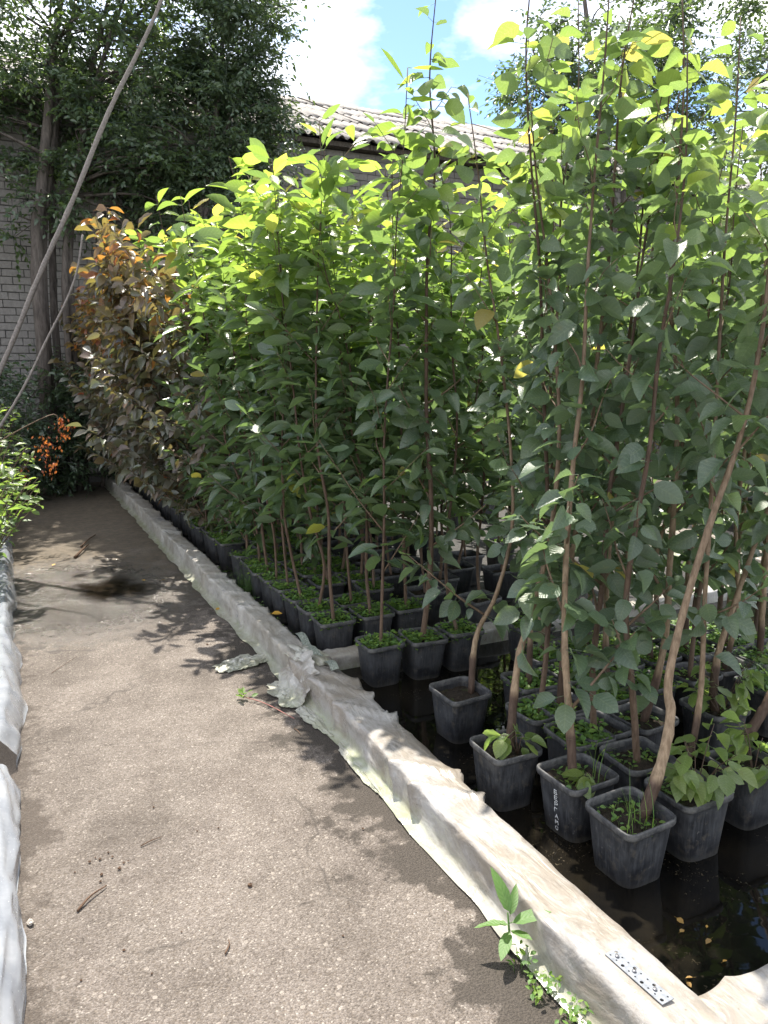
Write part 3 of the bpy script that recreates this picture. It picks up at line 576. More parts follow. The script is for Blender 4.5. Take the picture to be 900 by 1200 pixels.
# ------------------------------------------------------------------ saplings
def lerp(pts, q):
    n = len(pts) - 1; f = max(0, min(n - 1e-6, q * n)); i = int(f); return pts[i] + (pts[i + 1] - pts[i]) * (f - i)
def grow(r, kind, H, lean=(0, 0), trunk=None, bare=None, dens=1.0, nbr=None, graft=True, r0=None):
    """returns trunk points+radii+tints, branches, leaves (pos, frame, L, age, chance, variant) in local coordinates; base at soil height"""
    if trunk is None:
        x = y = 0.0; pts = [(0, 0, 0.16)]; k = 8; wx = r.uniform(-.05, .05); wy = r.uniform(-.05, .05)
        for i in range(1, k + 1):
            u = i / k; pts.append((lean[0] * u ** 1.3 + wx * math.sin(u * 5 + wy * 90) + r.gauss(0, .012), lean[1] * u ** 1.3 + wy * math.sin(u * 4 + wx * 80) + r.gauss(0, .012), 0.16 + (H - .16) * u))
    else: pts = trunk
    P = spline(pts, 5); n = len(P); zt = P[-1][2]
    r0 = r0 or (0.0135 if kind == 'pear' else 0.010) * r.uniform(.85, 1.15)
    rad = []; tin = []
    zg = r.uniform(.30, .42)
    for i, p in enumerate(P):
        u = i / (n - 1); q = r0 * (1 - .86 * u ** .85); z = p[2]
        if graft: q *= 1 + .22 * math.exp(-((z - zg) / .022) ** 2) + (.12 if z < zg else 0)
        q *= 1 + .16 * math.exp(-((z * 11.3 + H * 7) % 1.0 - .5) ** 2 / .012) * (u > .12)
        rad.append(max(q, .0022)); tin.append((0.22 if z < zg else 0.86 - .55 * u) if graft else 0.42 - .2 * u)
    br = []; lv = []
    bare = bare if bare is not None else (.62 if kind == 'pear' else .50)
    zr = lambda q: bare + (zt - bare) * q
    def age_at(z):
        u = (z - .5) / max(.2, zt - .5); a = r.betavariate(1.3, 5) * .6 + max(0, u - .48) * r.uniform(.5, 1.7)
        if kind == 'bronze': a = r.betavariate(1.3, 3.0) * .78 + max(0, u - .5) * r.uniform(.2, 1.6)
        if r.random() < .006: a = 1.0
        return min(a, .99)
    def put(pos, out, L, droop):
        d = norm(np.array([out[0], out[1], 0]) + np.array([r.gauss(0, .35), r.gauss(0, .35), 0])); d = norm(np.array([d[0], d[1], droop + r.gauss(0, .28)]))
        lv.append((np.array(pos), frame(d, norm(np.array([r.gauss(0, .3), r.gauss(0, .3), 1.0])), r.gauss(0, .6), r), L, age_at(pos[2]), r.random(), r.randrange(len(TPL[kind]))))
    nb_ = nbr if nbr is not None else (r.randint(6, 9) if kind == 'pear' else r.randint(9, 13) if kind == 'plum' else 15); az = r.uniform(0, 6.28)
    for b in range(nb_):
        q = (b + r.uniform(.1, .9)) / nb_ * .88; z = zr(q); i0 = min(range(n), key=lambda i: abs(P[i][2] - z)); p = P[i0]; az += 2.4 + r.uniform(-.4, .4)
        out = np.array([math.cos(az), math.sin(az), 0]); bl = r.uniform(.16, .36) * ((1.1 - .5 * q) if kind != 'bronze' else (2.0 - 1.5 * q)) * (1.0 if kind == 'pear' else 1.35 if kind == 'plum' else 1.7); el = r.uniform(.5, 1.1)
        bp = [p + out * bl * math.cos(el) * u + np.array([r.gauss(0, .006), r.gauss(0, .006), bl * (math.sin(el) * u + .15 * u * u)]) for u in (0, .35, .7, 1)]
        bp[0] = p; S = spline(bp, 3); br.append((S, [max(rad[i0] * .55 * (1 - .75 * k / (len(S) - 1)), .0014) for k in range(len(S))]))
        nl = int(bl / (.030 if kind == 'pear' else .024) * dens) + 2; a2 = r.uniform(0, 6.28)
        for k in range(nl):
            u = .12 + .88 * k / max(1, nl - 1); pos = lerp(S, u); a2 += 2.3; o2 = out * .7 + np.array([math.cos(a2), math.sin(a2), 0]); tip = u > .85
            put(pos, o2, (r.uniform(.045, .108) if kind == 'pear' else r.uniform(.06, .15) if kind == 'plum' else r.uniform(.09, .15)), (.25 if tip else -.30 if kind == 'pear' else -.12))
    a2 = r.uniform(0, 6.28); z = bare + .05
    while z < zt + .01:
        u = (z - bare) / (zt - bare); i0 = min(range(n), key=lambda i: abs(P[i][2] - z)); p = P[i0]; a2 += 2.4
        cl = (r.choice((1, 2, 2, 3)) if kind == 'pear' else r.choice((1, 1, 2))) if u < .9 else 1
        for k in range(cl):
            a3 = a2 + k * 1.3; put(p + np.array([math.cos(a3), math.sin(a3), 0]) * rad[i0], (math.cos(a3), math.sin(a3)), (r.uniform(.07, .115) if kind == 'pear' else r.uniform(.10, .175) * (1 + .25 * (u > .55))) * (1.0 if u < .9 else .8), (-.30 if kind == 'pear' else -.05) + .7 * max(0, u - .7) * 2)
        z += r.uniform(.035, .065) / dens * (1.0 if kind == 'pear' else .8)
    return (P, rad, tin), br, lv
def trunk_mesh(T, br=(), n=8):
    mb = MB(); tube(mb, T[0], T[1], n, T[2], .06, random.Random(3))
    for S, rr in br: tube(mb, S, rr, 5, [.45] * len(S))
    return mb.mesh('trunk', 'bark')
def crown_mesh(lv, kind, name='crown'):
    mb = MB()
    for pos, fr, L, age, ch, var in lv: add_leaf(mb, kind, var, pos, fr, L, age, ch)
    return mb.mesh(name, LMAT[kind])
def put_pot(root, r, var=None, rot=None, weeds=None):
    k = var if var is not None else r.randrange(7); pot, rim, so, zs = POTS[k]; rz = rot if rot is not None else r.uniform(-.09, .09)
    p = link('pot', pot, root, (0, 0, 0), rz); link('rim', rim, p); s = link('soil', so, root, (0, 0, 0), rz); tl = (r.gauss(0, .018), r.gauss(0, .018), rz); p.rotation_euler = tl; s.rotation_euler = tl
    if weeds: tag(link('weeds', r.choice(weeds), root, (0, 0, zs - .19), r.choice((0, 1.5708, 3.1416, 4.7124))), kind='stuff')
    return p
def sapling_with_leaves(x, y, kind, seed, H, label, group=None, trunk=None, lean=(0, 0), weeds=None, cat='sapling', rot=None, var=None, **kw):
    """a near sapling whose leaves and branches are parts of their own"""
    r = random.Random(seed); root = thing('potted_sapling', (x, y, 0.0), label, cat, group)
    pot = put_pot(root, r, var, rot, weeds); T, br, lv = grow(r, kind, H, lean, trunk, **kw)
    tr = link('trunk', trunk_mesh(T), root)
    for S, rr in br:
        mb = MB(); tube(mb, S, rr, 6, [.5] * len(S)); link('branch', mb.mesh('branch', 'bark'), tr)
    for pos, fr, L, age, ch, v in lv[:300]:
        o = bpy.data.objects.new('leaf', leaf_mesh(kind, v, age)); COL.objects.link(o); o.parent = root
        M = np.eye(4); M[:3, 0] = fr[0] * L; M[:3, 1] = fr[1] * L; M[:3, 2] = fr[2] * L; M[:3, 3] = pos; o.matrix_basis = Matrix(M.tolist())
    return root, pot, T
def px_trunk(base, pts, D=None, tilt=0.0):
    """trunk seen along picture points, standing at its pot's own distance"""
    b = np.array([base[0], base[1], 0.18]); D = D or depth_of(b); out = []
    for i, (x, y) in enumerate(pts):
        p = at_depth(x, y, D + tilt * i / max(1, len(pts) - 1)); out.append((p[0] - base[0], p[1] - base[1], p[2]))
    return out

# front row by the kerb: trunks as they lean in the photograph, base in the pot they stand in
FG = 'pear saplings in the front pots standing in water'
def front(px_base, pts, pot_xy, seed, label, **kw):
    b = on_z(*px_base, 0.185); D = depth_of(b); tp = [(b[0] - pot_xy[0], b[1] - pot_xy[1], 0.175)] + px_trunk(pot_xy, pts, D, kw.pop('tilt', 0.0))
    return sapling_with_leaves(pot_xy[0], pot_xy[1], 'pear', seed, tp[-1][2], label, FG, tp, **kw)
s1, pot1, _ = front((752, 958), [(775, 895), (786, 838), (783, 800), (800, 720), (830, 620), (868, 510), (890, 410), (903, 300), (915, 180), (925, 60)], (1.605, 1.605), 101, 'leaning pear sapling with a thick kinked trunk in a pot tufted with grass', rot=0.02, r0=.0185, bare=1.12, weeds=WEED_THIN)
s2, pot2, _ = front((672, 915), [(668, 850), (662, 760), (663, 660), (672, 540), (683, 440), (688, 330), (697, 200), (708, 80), (716, -40)], (1.605, 1.85), 102, 'tall straight pear sapling in the pot with white handwritten lettering', rot=0.03, r0=.0145, bare=.40, weeds=WEED_THIN)
s3, pot3, _ = front((597, 880), [(602, 820), (609, 765), (628, 700), (646, 620), (655, 520), (652, 420), (640, 300), (628, 200), (622, 120)], (1.49, 2.105), 103, 'pear sapling leaning from a mossy pot beside the kerb', rot=-0.02, r0=.0155, bare=.52)
s4, pot4, _ = front((552, 812), [(555, 765), (562, 735), (582, 695), (600, 620), (598, 520), (585, 400), (570, 300), (560, 200), (548, 110)], (1.60, 2.60), 104, 'pear sapling bent at its graft in a pot of bare dark soil', rot=0.05, r0=.0135, bare=.45)
s5, pot5, _ = front((838, 835), [(836, 810), (842, 765), (858, 715), (884, 640), (905, 580), (930, 480), (945, 380), (950, 250), (958, 120)], (2.43, 2.02), 105, 'pear sapling with a golden knotty trunk behind the leafy suckers', rot=0.0, r0=.0165, bare=.75, weeds=WEED_THIN)
s6, pot6, _ = front((862, 888), [(876, 862), (893, 835), (915, 790), (945, 720), (965, 600), (980, 450), (985, 300)], (2.17, 1.66), 106, 'stout brown sapling trunk slanting out of the end pot', rot=0.02, r0=.022, bare=.9, weeds=WEED_THIN)
s7, pot7, _ = front((800, 912), [(803, 895), (812, 870), (822, 800), (826, 700), (835, 560), (842, 420), (850, 280), (862, 140), (868, 20)], (1.865, 1.615), 107, 'sapling ringed by bright green heart shaped sucker leaves', rot=-0.03, r0=.014, bare=.55, weeds=WEED_THIN)
# bright sucker shoots round the feet of two front saplings
def suckers(root, seed, n, origin, reach, kind='pear', hh=(.05, .22)):
    r = random.Random(seed)
    for k in range(n):
        a = r.uniform(0, 6.28); h = r.uniform(*hh); rr = r.uniform(.3, 1) * reach; tipp = np.array([origin[0] + math.cos(a) * rr, origin[1] + math.sin(a) * rr, .19 + h]); b = np.array([origin[0], origin[1], .19])
        S = spline([b, b + (tipp - b) * .5 + np.array([0, 0, .03]), tipp], 4); mb = MB(); tube(mb, S, [.0022 - .0012 * i / (len(S) - 1) for i in range(len(S))], 5, [.3] * len(S)); link('shoot', mb.mesh('shoot', 'bark'), root)
        for q in range(r.randint(4, 6)):
            u = .35 + .65 * q / 5; pos = lerp(S, u); a2 = a + (1 if q % 2 else -1) * r.uniform(.5, 1.3); d = norm((math.cos(a2), math.sin(a2), r.uniform(-.7, .1))); fr = frame(d, np.array([0, 0, 1.0]), r.gauss(0, .4), r); L = r.uniform(.050, .080)
            o = link('leaf', leaf_mesh('pear', r.randrange(8), r.uniform(.5, .68)), root); M = np.eye(4)
            for c_ in range(3): M[:3, c_] = fr[c_] * L
            M[:3, 3] = pos; o.matrix_basis = Matrix(M.tolist())
suckers(s5, 65, 8, (0, -.03), .14, hh=(.04, .3)); suckers(s7, 61, 10, (0.0, -.02), .15); suckers(s6, 62, 7, (-.02, -.05), .15); suckers(s3, 63, 3, (0.03, -.03), .07, hh=(.06, .13)); suckers(s2, 64, 2, (0.02, -.05), .06, hh=(.02, .05))
tag(link('grass_tuft', grass_mesh(5, 16, .17), s1, (-.03, -.03, 0)), kind='stuff')
tag(link('grass_tuft', grass_mesh(6, 5, .30), s2, (.06, -.03, 0)), kind='stuff')

# lettering written on the path side of one pot
STRK = {'B': [[(.9, 1), (0, 1), (0, 0), (.8, 0), (1, .25), (.8, .5), (0, .5)]], 'E': [[(1, 1), (0, 1), (0, 0), (1, 0)], [(0, .5), (.8, .5)]], 'R': [[(0, 0), (0, 1), (.8, 1), (1, .75), (.8, .5), (0, .45)]], 'G': [[(0, 0), (0, 1), (.9, 1)]],
        'A': [[(0, 0), (.5, 1), (1, 0)], [(.2, .4), (.8, .4)]], 'M': [[(0, 0), (.1, 1), (.5, .4), (.9, 1), (1, 0)]], 'O': [[(.5, 1), (.05, .7), (.1, .2), (.5, 0), (.9, .25), (.95, .75), (.5, 1)]]}
mb = MB(); hz = 0.225; rl = random.Random(9)
def face_pt(u, z):      # on the -X wall of the pot, u along y (towards the camera is negative y)
    f = .76 + (.84 - .76) * min(1, z / (hz * .45)) if z < hz * .45 else .84 + (.905 - .84) * (z - hz * .45) / (hz * .41)
    return (-0.104 * f - 0.0016, u, z)
for k, ch in enumerate('BERGAMO'):
    z0 = 0.176 - k * 0.0222; cx = -0.004 + rl.uniform(-.0015, .0015)
    for st in STRK[ch]:
        for a, b in zip(st[:-1], st[1:]):
            # reading from the path, letters run with the wall: letter x goes towards -y
            A = np.array([cx + .007 - a[0] * .0145, z0 - .0085 + a[1] * .0148]); B_ = np.array([cx + .007 - b[0] * .0145, z0 - .0085 + b[1] * .0148]); dd = B_ - A; nn = np.array([-dd[1], dd[0]]); nn = nn / (np.linalg.norm(nn) + 1e-9) * .0011; e = dd / (np.linalg.norm(dd) + 1e-9) * .0008
            mb.add([face_pt(*(A - nn - e)), face_pt(*(B_ - nn + e)), face_pt(*(B_ + nn + e)), face_pt(*(A + nn - e))], [(0, 1, 2, 3)])
link('lettering', mb.mesh('lettering', 'paint_pen', False), pot2)

# copies: trunk and crown meshes shared between look-alikes
VARS = {}
def variants(kind, n, Hs, **kw):
    out = []
    for k in range(n):
        r = random.Random(kw.get('seed', {'pear': 300, 'plum': 500, 'bronze': 700}[kind]) + k); H = r.uniform(*Hs); T, br, lv = grow(r, kind, H, kw.get('lean', (r.uniform(-.1, .1), r.uniform(-.1, .1))), bare=kw.get('bare'), dens=kw.get('dens', 1), graft=kw.get('graft', True)); out.append((trunk_mesh(T, br), crown_mesh(lv, kind)))
    return out
VARS['pear'] = variants('pear', 6, (2.35, 3.0), bare=.5)
VARS['plum'] = variants('plum', 8, (2.1, 2.7), bare=.50, dens=1.0, graft=False)
VARS['plum_low'] = variants('plum', 5, (2.0, 2.6), bare=.24, dens=1.0, graft=False, seed=540)
VARS['bronze'] = variants('bronze', 6, (2.1, 2.8), bare=.16, dens=1.25, graft=False)
def sapling_copy(x, y, kind, r, label, group, weeds=None, s=1.0, lean=(0, 0), floor=0.0, rz=None):
    root = thing('potted_sapling', (x, y, floor), label, 'sapling', group); put_pot(root, r, None, None, weeds)
    tm, cm = r.choice(VARS[kind]); rz = r.uniform(0, 6.28) if rz is None else rz
    # leaning: shear of the stem about its foot
    for nm, me in (('trunk', tm), ('crown', cm)):
        o = link(nm, me, root); M = Matrix.Translation((0, 0, .18)) @ Matrix(((1, 0, lean[0], 0), (0, 1, lean[1], 0), (0, 0, 1, 0), (0, 0, 0, 1))) @ Matrix.Translation((0, 0, -.18)) @ Matrix.Rotation(rz, 4, 'Z') @ Matrix.Diagonal((s, s, s, 1)); o.matrix_basis = M
        if nm == 'crown': o['kind'] = 'stuff'
    return root
# rest of the front block
rf = random.Random(11); LBL_F = 'pear sapling in the water, %s row behind the grassy pot, %s pot from the kerb'; ORDF = ['first', 'second', 'third', 'fourth', 'fifth', 'sixth', 'seventh', 'eighth']
taken = [(1.605, 1.605), (1.605, 1.85), (1.49, 2.105), (1.60, 2.60), (2.43, 2.02), (2.17, 1.66), (1.865, 1.615)]
nf = 0
for j in range(6):
    for i in range(8):
        x = 1.62 + i * .235 + rf.uniform(-.012, .012) + j * .015; y = 1.62 + j * .232 + rf.uniform(-.012, .012)
        if i == 0 and j in (2, 3, 4): x += .13
        if any(max(abs(x - a), abs(y - b)) < .205 for a, b in taken): continue
        if x > 1.22 * y + .32: continue
        if j == 5 and i < 2: continue
        nf += 1
        if nf in (2, 5, 9, 14):
            o = thing('potted_weeds', (x, y, 0), 'square pot of seedless soil overgrown with low weeds between the saplings', 'pot', 'pots of weeds between the pear saplings'); put_pot(o, rf, None, None, WEED_LUSH)
            if nf == 5: tag(link('grass_tuft', grass_mesh(9, 60, .16, .05, .188, True), o), kind='stuff')
        elif nf <= 12: sapling_with_leaves(x, y, 'pear', 400 + nf, rf.uniform(2.35, 3.0), LBL_F % (ORDF[j], ORDF[i]), 'pear saplings standing behind the front pots', lean=(rf.uniform(-.06, .22), rf.uniform(-.12, .12)), weeds=rf.choice((WEED_THIN, WEED_LUSH, WEED_LUSH)), bare=rf.uniform(.38, .7), graft=rf.random() < .8)
        else: sapling_copy(x, y, 'pear', rf, LBL_F % (ORDF[j], ORDF[i]), 'pear saplings standing behind the front pots', WEED_LUSH, rf.uniform(.92, 1.06), (rf.uniform(-.03, .08), rf.uniform(-.04, .04)))
# second block: first row set back across the gap, then close rows along the kerb
MG = 'plum saplings in the close rows along the kerb'; rm = random.Random(23)
LM = [(1.54, 3.26, 'slender sapling slanting from the corner pot full of round leaved weeds', (.14, .02)), (1.765, 3.25, 'dark stemmed sapling in the middle pot of the row facing the gap', (.04, .0)), (1.99, 3.26, 'sapling whose trunk slants away in the inner pot of the row facing the gap', (-.14, .05)), (2.36, 3.15, 'sapling in the lone dark pot set beside the gap', (.05, 0))]
for k, (x, y, lb, ln) in enumerate(LM):
    sapling_with_leaves(x, y, 'pear' if k in (1, 3) else 'plum', 800 + k, (2.85, 3.2, 2.5, 2.5)[k], lb, 'saplings in the row facing the gap', lean=ln, weeds=WEED_LUSH, bare=(.55, .5, .6, .6)[k], graft=False)
NEAR = [(1.47, 3.70), (1.46, 3.93), (1.455, 4.16), (1.70, 3.72), (1.45, 4.40), (1.69, 3.97), (1.445, 4.63), (1.93, 3.74)]
LBN = ['reddish stemmed plum sapling in the corner pot beside the torn film', 'plum sapling second from the corner pot along the grey kerb', 'plum sapling third from the corner pot along the grey kerb', 'plum sapling in the second row, just inside the corner pot', 'plum sapling fourth from the corner pot along the grey kerb', 'plum sapling in the second row, two pots in from the corner', 'plum sapling fifth from the corner pot along the grey kerb', 'plum sapling in the third row, innermost beside the cross board']
for k, (x, y) in enumerate(NEAR):
    sapling_with_leaves(x, y, 'plum', 900 + k, rm.uniform(2.3, 2.75), LBN[k], MG, lean=(rm.uniform(-.30, -.05), rm.uniform(-.12, .05)), weeds=WEED_LUSH, bare=rm.uniform(.55, .8), graft=False, dens=1.0)
ORD = ['first', 'second', 'third', 'fourth', 'fifth', 'sixth', 'seventh', 'eighth', 'ninth', 'tenth', 'eleventh', 'twelfth'] + ['%dth' % k if k not in (21, 22, 23, 31, 32, 33) else '%d%s' % (k, {1: 'st', 2: 'nd', 3: 'rd'}[k % 10]) for k in range(13, 40)]
for i in range(7):
    for j in range(32):
        x = 1.465 + i * .235 - j * .0035 + rm.uniform(-.015, .015); y = 3.70 + j * .232 + rm.uniform(-.015, .015)
        if any(max(abs(x - a), abs(y - b)) < .2 for a, b in NEAR): continue
        if i >= 3 and (i + j) % 2: continue
        if i == 0 and j == 8: continue
        if i >= 5 and (j > 14 or j % 4 == 1): continue
        far = y > 6.5 + rm.uniform(-.6, .6) + .25 * i
        if far: sapling_copy(x, y, 'bronze', rm, 'bronze purple sapling, %s row in from the kerb, %s pot beyond the cross board' % (ORD[i], ORD[j]), 'bronze leaved saplings in the far rows', WEED_LUSH if i == 0 and y < 8 else None, rm.uniform(.70, .92), (rm.uniform(-.88, -.45) if i == 0 else rm.uniform(-.6, -.25) if i == 1 else rm.uniform(-.2, .1), rm.uniform(-.12, .05)))
        else: sapling_copy(x, y, 'plum_low' if (i == 0 and y > 4.9) or (i == 1 and rm.random() < .4) else 'plum', rm, 'green plum sapling, %s row in from the kerb, %s pot beyond the cross board' % (ORD[i], ORD[j]), 'green plum saplings in the close rows', WEED_LUSH if i < 3 else None, rm.uniform(.9, 1.14), (rm.uniform(-.34, -.06) if i < 2 else rm.uniform(-.1, .08), rm.uniform(-.06, .04)))
# block beyond the far kerb
rx = random.Random(37)
for j in range(14):
    for i in range(4):
        x = 6.15 + i * .36 + rx.uniform(-.06, .06); y = 3.6 + j * .46 + rx.uniform(-.08, .08)
        if x > 1.24 * y + .9 or (i > 1 and rx.random() < .35): continue
        sapling_copy(x, y, rx.choice(('pear', 'plum', 'plum')), rx, 'light green sapling beyond the far white kerb, %s row back, %s along the row' % (ORD[i], ORD[j]), 'saplings beyond the far kerb', None, rx.uniform(1.0, 1.35), (rx.uniform(-.05, .05), rx.uniform(-.05, .05)))
# a few pots in the open part of the bed
for k, (x, y) in enumerate(((2.95, 3.85), (3.2, 4.05), (3.6, 4.5), (3.35, 4.9), (4.0, 5.4), (3.0, 5.3), (3.7, 6.1), (4.3, 6.6))):
    sapling_copy(x, y, 'plum' if k % 2 else 'pear', rx, 'sapling standing apart in the open bed, %s from the cross board' % ORD[k], 'scattered saplings in the open bed', WEED_THIN, rx.uniform(.9, 1.05), (rx.uniform(-.05, .05), 0))

# ------------------------------------------------------------------ background trees and shrubs
def tree(name, base, stems, crown, n_clump, n_leaf, Lr, seed, label, group=None, age=(0, .6), zfloor=None, rad=.34, elong=1.0):
    """stems: list of (points, base radius) in world space; crown: list of ellipsoids (centre, radii, weight)"""
    r = random.Random(seed); b = np.array(base, float); root = thing(name, tuple(base), label, 'tree' if 'tree' in name else 'shrub', group); mb = MB(); tips = []
    for pts, r0 in stems:
        S = spline(pts, 6); n = len(S); tube(mb, [p - b for p in S], [max(r0 * (1 - .75 * i / (n - 1)), .006) for i in range(n)], 9, None, .12, r); tips.append((S, r0))
    cl = []; tw = sum(c[2] for c in crown)
    for (c, rd, w) in crown:
        for _ in range(int(n_clump * w / tw)):
            while True:
                v = np.array([r.uniform(-1, 1) for _ in range(3)])
                if np.linalg.norm(v) < 1: break
            v = norm(v) * np.linalg.norm(v) ** .45; cl.append(np.array(c) + v * np.array(rd))
    allp = [(p, r0 * (1 - .75 * i / (len(S) - 1))) for S, r0 in tips for i, p in enumerate(S) if i > len(S) * .3]
    for c in cl:    # a limb from the nearest lower stem point to each clump
        if r.random() < .6:
            p, rr = min(allp, key=lambda q: np.linalg.norm(q[0] - c) + (1.2 if q[0][2] > c[2] else 0)); mid = (p + c) / 2 + np.array([r.gauss(0, .08), r.gauss(0, .08), .1])
            S = spline([p, mid, c], 4); q = min(rr * .45, .03); tube(mb, [x - b for x in S], [max(q * (1 - .8 * i / (len(S) - 1)), .004) for i in range(len(S))], 5)
    link('trunk', mb.mesh('trunk', 'tree_bark'), root)
    lb = MB(); per = n_leaf // max(1, len(cl))
    for c in cl:
        cr = rad * r.uniform(.6, 1.3); a0 = r.uniform(*age)
        nt = max(2, per // 9)
        for _ in range(nt):   # leafy twigs fanning out of the clump
            d = norm((r.gauss(0, 1), r.gauss(0, 1), r.gauss(.15, .7))); ln = cr * r.uniform(.7, 1.6); side = norm(np.cross(d, (0, 0, 1.0)))
            tube(lb, [c - b, c + d * ln - b], [.004, .002], 3, [0, 0])
            for k in range(9):
                u = .2 + .8 * k / 8; p = c + d * ln * u + np.array([0, 0, -.06 * u * u]); dd = norm(d * .6 + side * (1 if k % 2 else -1) * r.uniform(.5, 1.1) + np.array([r.gauss(0, .2), r.gauss(0, .2), r.gauss(-.15, .3)]))
                if zfloor is not None and p[2] < zfloor: continue
                add_leaf(lb, 'tree', r.randrange(5), p - b, frame(dd, np.array([0, 0, 1.0]), r.gauss(0, .6), r), r.uniform(*Lr), min(.99, max(0, a0 + r.gauss(0, .12))), r.random())
    tag(link('crown', lb.mesh('crown', 'tree_leaf'), root), kind='stuff'); return root
def pxs(pts, D): return [at_depth(x, y, D) for x, y in pts]
D1 = 9.2
def gb(x, y, D): p = at_depth(x, y, D); return (p[0], p[1], -0.05)
def stem(pts, D, r0): P = pxs(pts, D); g = P[0].copy(); g[2] = -.05; return ([g] + P, r0)
tree('old_tree', gb(45, 330, D1), [stem([(44, 320), (50, 210), (57, 130), (62, 60), (70, 10), (76, -40)], D1, .085), stem([(50, 320), (60, 180), (70, 90), (85, 20), (95, -30)], D1 + .1, .06), stem([(48, 330), (52, 240), (52, 150), (58, 60), (60, -60)], D1 + .2, .04)],
     [(at_depth(60, 0, D1), (1.5, 1.0, .95), 1.3), (at_depth(10, 110, D1), (.9, .8, 1.0), .8), (at_depth(-80, 60, D1), (1.2, 1, 1.1), .6), (at_depth(140, 60, D1), (.9, .8, .8), .6), (at_depth(10, 230, D1), (.8, .6, .5), .3), (at_depth(40, 120, D1 + .45), (1.1, .4, .55), .7)], 120, 11500, (.055, .10), 3, 'multi stemmed dark tree with straight grey trunks before the brick wall', 'trees shading the end of the path', (0, .75), 2.4)
D2 = 9.45
tree('old_tree', gb(82, 330, D2), [stem([(80, 320), (88, 230), (98, 150), (108, 80), (125, 10), (138, -40)], D2, .07), stem([(76, 330), (92, 190), (112, 100), (130, 40), (145, 0), (160, -40)], D2 - .1, .045), stem([(62, 330), (66, 150), (82, 110), (120, 50), (170, 10), (230, -40)], D2 + .1, .05)],
     [(at_depth(185, 20, D2), (1.3, 1.0, .95), 1.1), (at_depth(190, 150, D2), (1.1, .8, .8), .8), (at_depth(150, 230, D2), (.9, .6, .7), .6), (at_depth(80, 40, D2 + .6), (1.2, .8, 1.2), .5)], 125, 12500, (.055, .10), 4, 'tree with two slanting dark limbs beside the straight trunks', 'trees shading the end of the path', (0, .55), 2.4)
D3 = 9.4
tree('old_tree', gb(235, 330, D3), [stem([(230, 330), (240, 220), (255, 120), (262, 30), (270, -80)], D3, .06), stem([(236, 330), (250, 200), (280, 110), (300, 20)], D3, .035)],
     [(at_depth(262, 30, D3), (.75, .9, 1.0), 1.5), (at_depth(235, 160, D3), (.95, .7, .85), 1.0), (at_depth(300, 130, D3), (.35, .4, .8), .35), (at_depth(255, 265, D3), (.5, .5, .5), .25)], 150, 18000, (.05, .085), 5, 'dense bushy tree overhanging the corrugated roof edge', 'trees shading the end of the path', (0, .25), 1.6)
D4 = 10.0
tree('old_tree', gb(720, 330, D4), [stem([(720, 330), (715, 220), (700, 120), (690, 40), (680, -40)], D4, .08), stem([(725, 330), (735, 200), (770, 100), (800, 0)], D4, .05), stem([(715, 330), (690, 220), (650, 130), (625, 60)], D4, .045)],
     [(at_depth(690, 100, D4), (1.1, .9, .85), 1.2), (at_depth(790, 60, D4), (1.3, 1, 1.0), 1.1), (at_depth(860, 10, D4), (1.1, .9, 1.2), .7), (at_depth(645, 120, D4), (.55, .5, .6), .35), (at_depth(760, 200, D4), (1.5, .8, .8), .7), (at_depth(635, 60, D4), (.2, .3, .45), .15)], 140, 15000, (.05, .085), 6, 'small leaved tree rising behind the pear saplings beside the shed', 'trees behind the pear saplings', (.05, .7), 1.5)
D5 = 11.3
tree('old_tree', gb(960, 330, D5), [stem([(960, 330), (950, 200), (930, 60), (920, -60)], D5, .09)], [(at_depth(930, 80, D5), (1.5, 1, 2.0), 1), (at_depth(990, 200, D5), (1.6, 1, 1.6), .8)], 80, 8000, (.055, .09), 8, 'leafy tree standing farther along behind the saplings', 'trees behind the pear saplings', (.05, .6), 1.0)
for k, (px, py, D, rr, hh, lb) in enumerate(((20, 400, 9.0, .8, .9, 'dark low shrub at the end of the path'), (110, 420, 9.8, .7, .9, 'dark shrub behind the bronze saplings'), (-60, 380, 8.2, .8, 1.1, 'shrub under the dead sticks in the side bed'))):
    p = at_depth(px, py, D); tree('leafy_shrub', (p[0], p[1], -.02), [([np.array([p[0], p[1], -.02]), np.array([p[0] + .05, p[1], .5]), np.array([p[0] + .1, p[1], 1.2])], .03)], [((p[0], p[1], .85), (rr, .6, hh), 1)], 40, 4200, (.05, .085), 20 + k, lb, None, (0, .35), .05)
# side bed shrubs with bright leaves that lean over the film
def low_shrub(x, y, h, seed, label, n=5, reach=.35, L=(.05, .085), red=False):
    r = random.Random(seed); root = thing('leafy_shrub', (x, y, 0.02), label, 'shrub', 'low shrubs leaning over the clear film')
    for k in range(n):
        a = r.uniform(-1.3, 1.3); tip = np.array([math.cos(a) * reach * r.uniform(.4, 1), math.sin(a) * reach * r.uniform(.4, 1), h * r.uniform(.6, 1)]); S = spline([(0, 0, 0), tip * .5 + np.array([0, 0, .08]), tip], 5); mb = MB(); tube(mb, S, [.006 - .004 * i / (len(S) - 1) for i in range(len(S))], 6, [.4] * len(S)); link('stem', mb.mesh('stem', 'bark'), root)
        for q in range(13):
            u = .15 + .85 * q / 12; pos = lerp(S, u); a2 = q * 2.4 + a; d = norm((math.cos(a2) + .3, math.sin(a2), r.uniform(-.5, .3))); fr = frame(d, np.array([0, 0, 1.0]), r.gauss(0, .4), r); Lf = r.uniform(*L); o = link('leaf', leaf_mesh('plum' if not red else 'pear', r.randrange(8), min(.95, .25 + .5 * u * r.random())), root); M = np.eye(4)
            for c_ in range(3): M[:3, c_] = fr[c_] * Lf
            M[:3, 3] = pos; o.matrix_basis = Matrix(M.tolist())
    return root
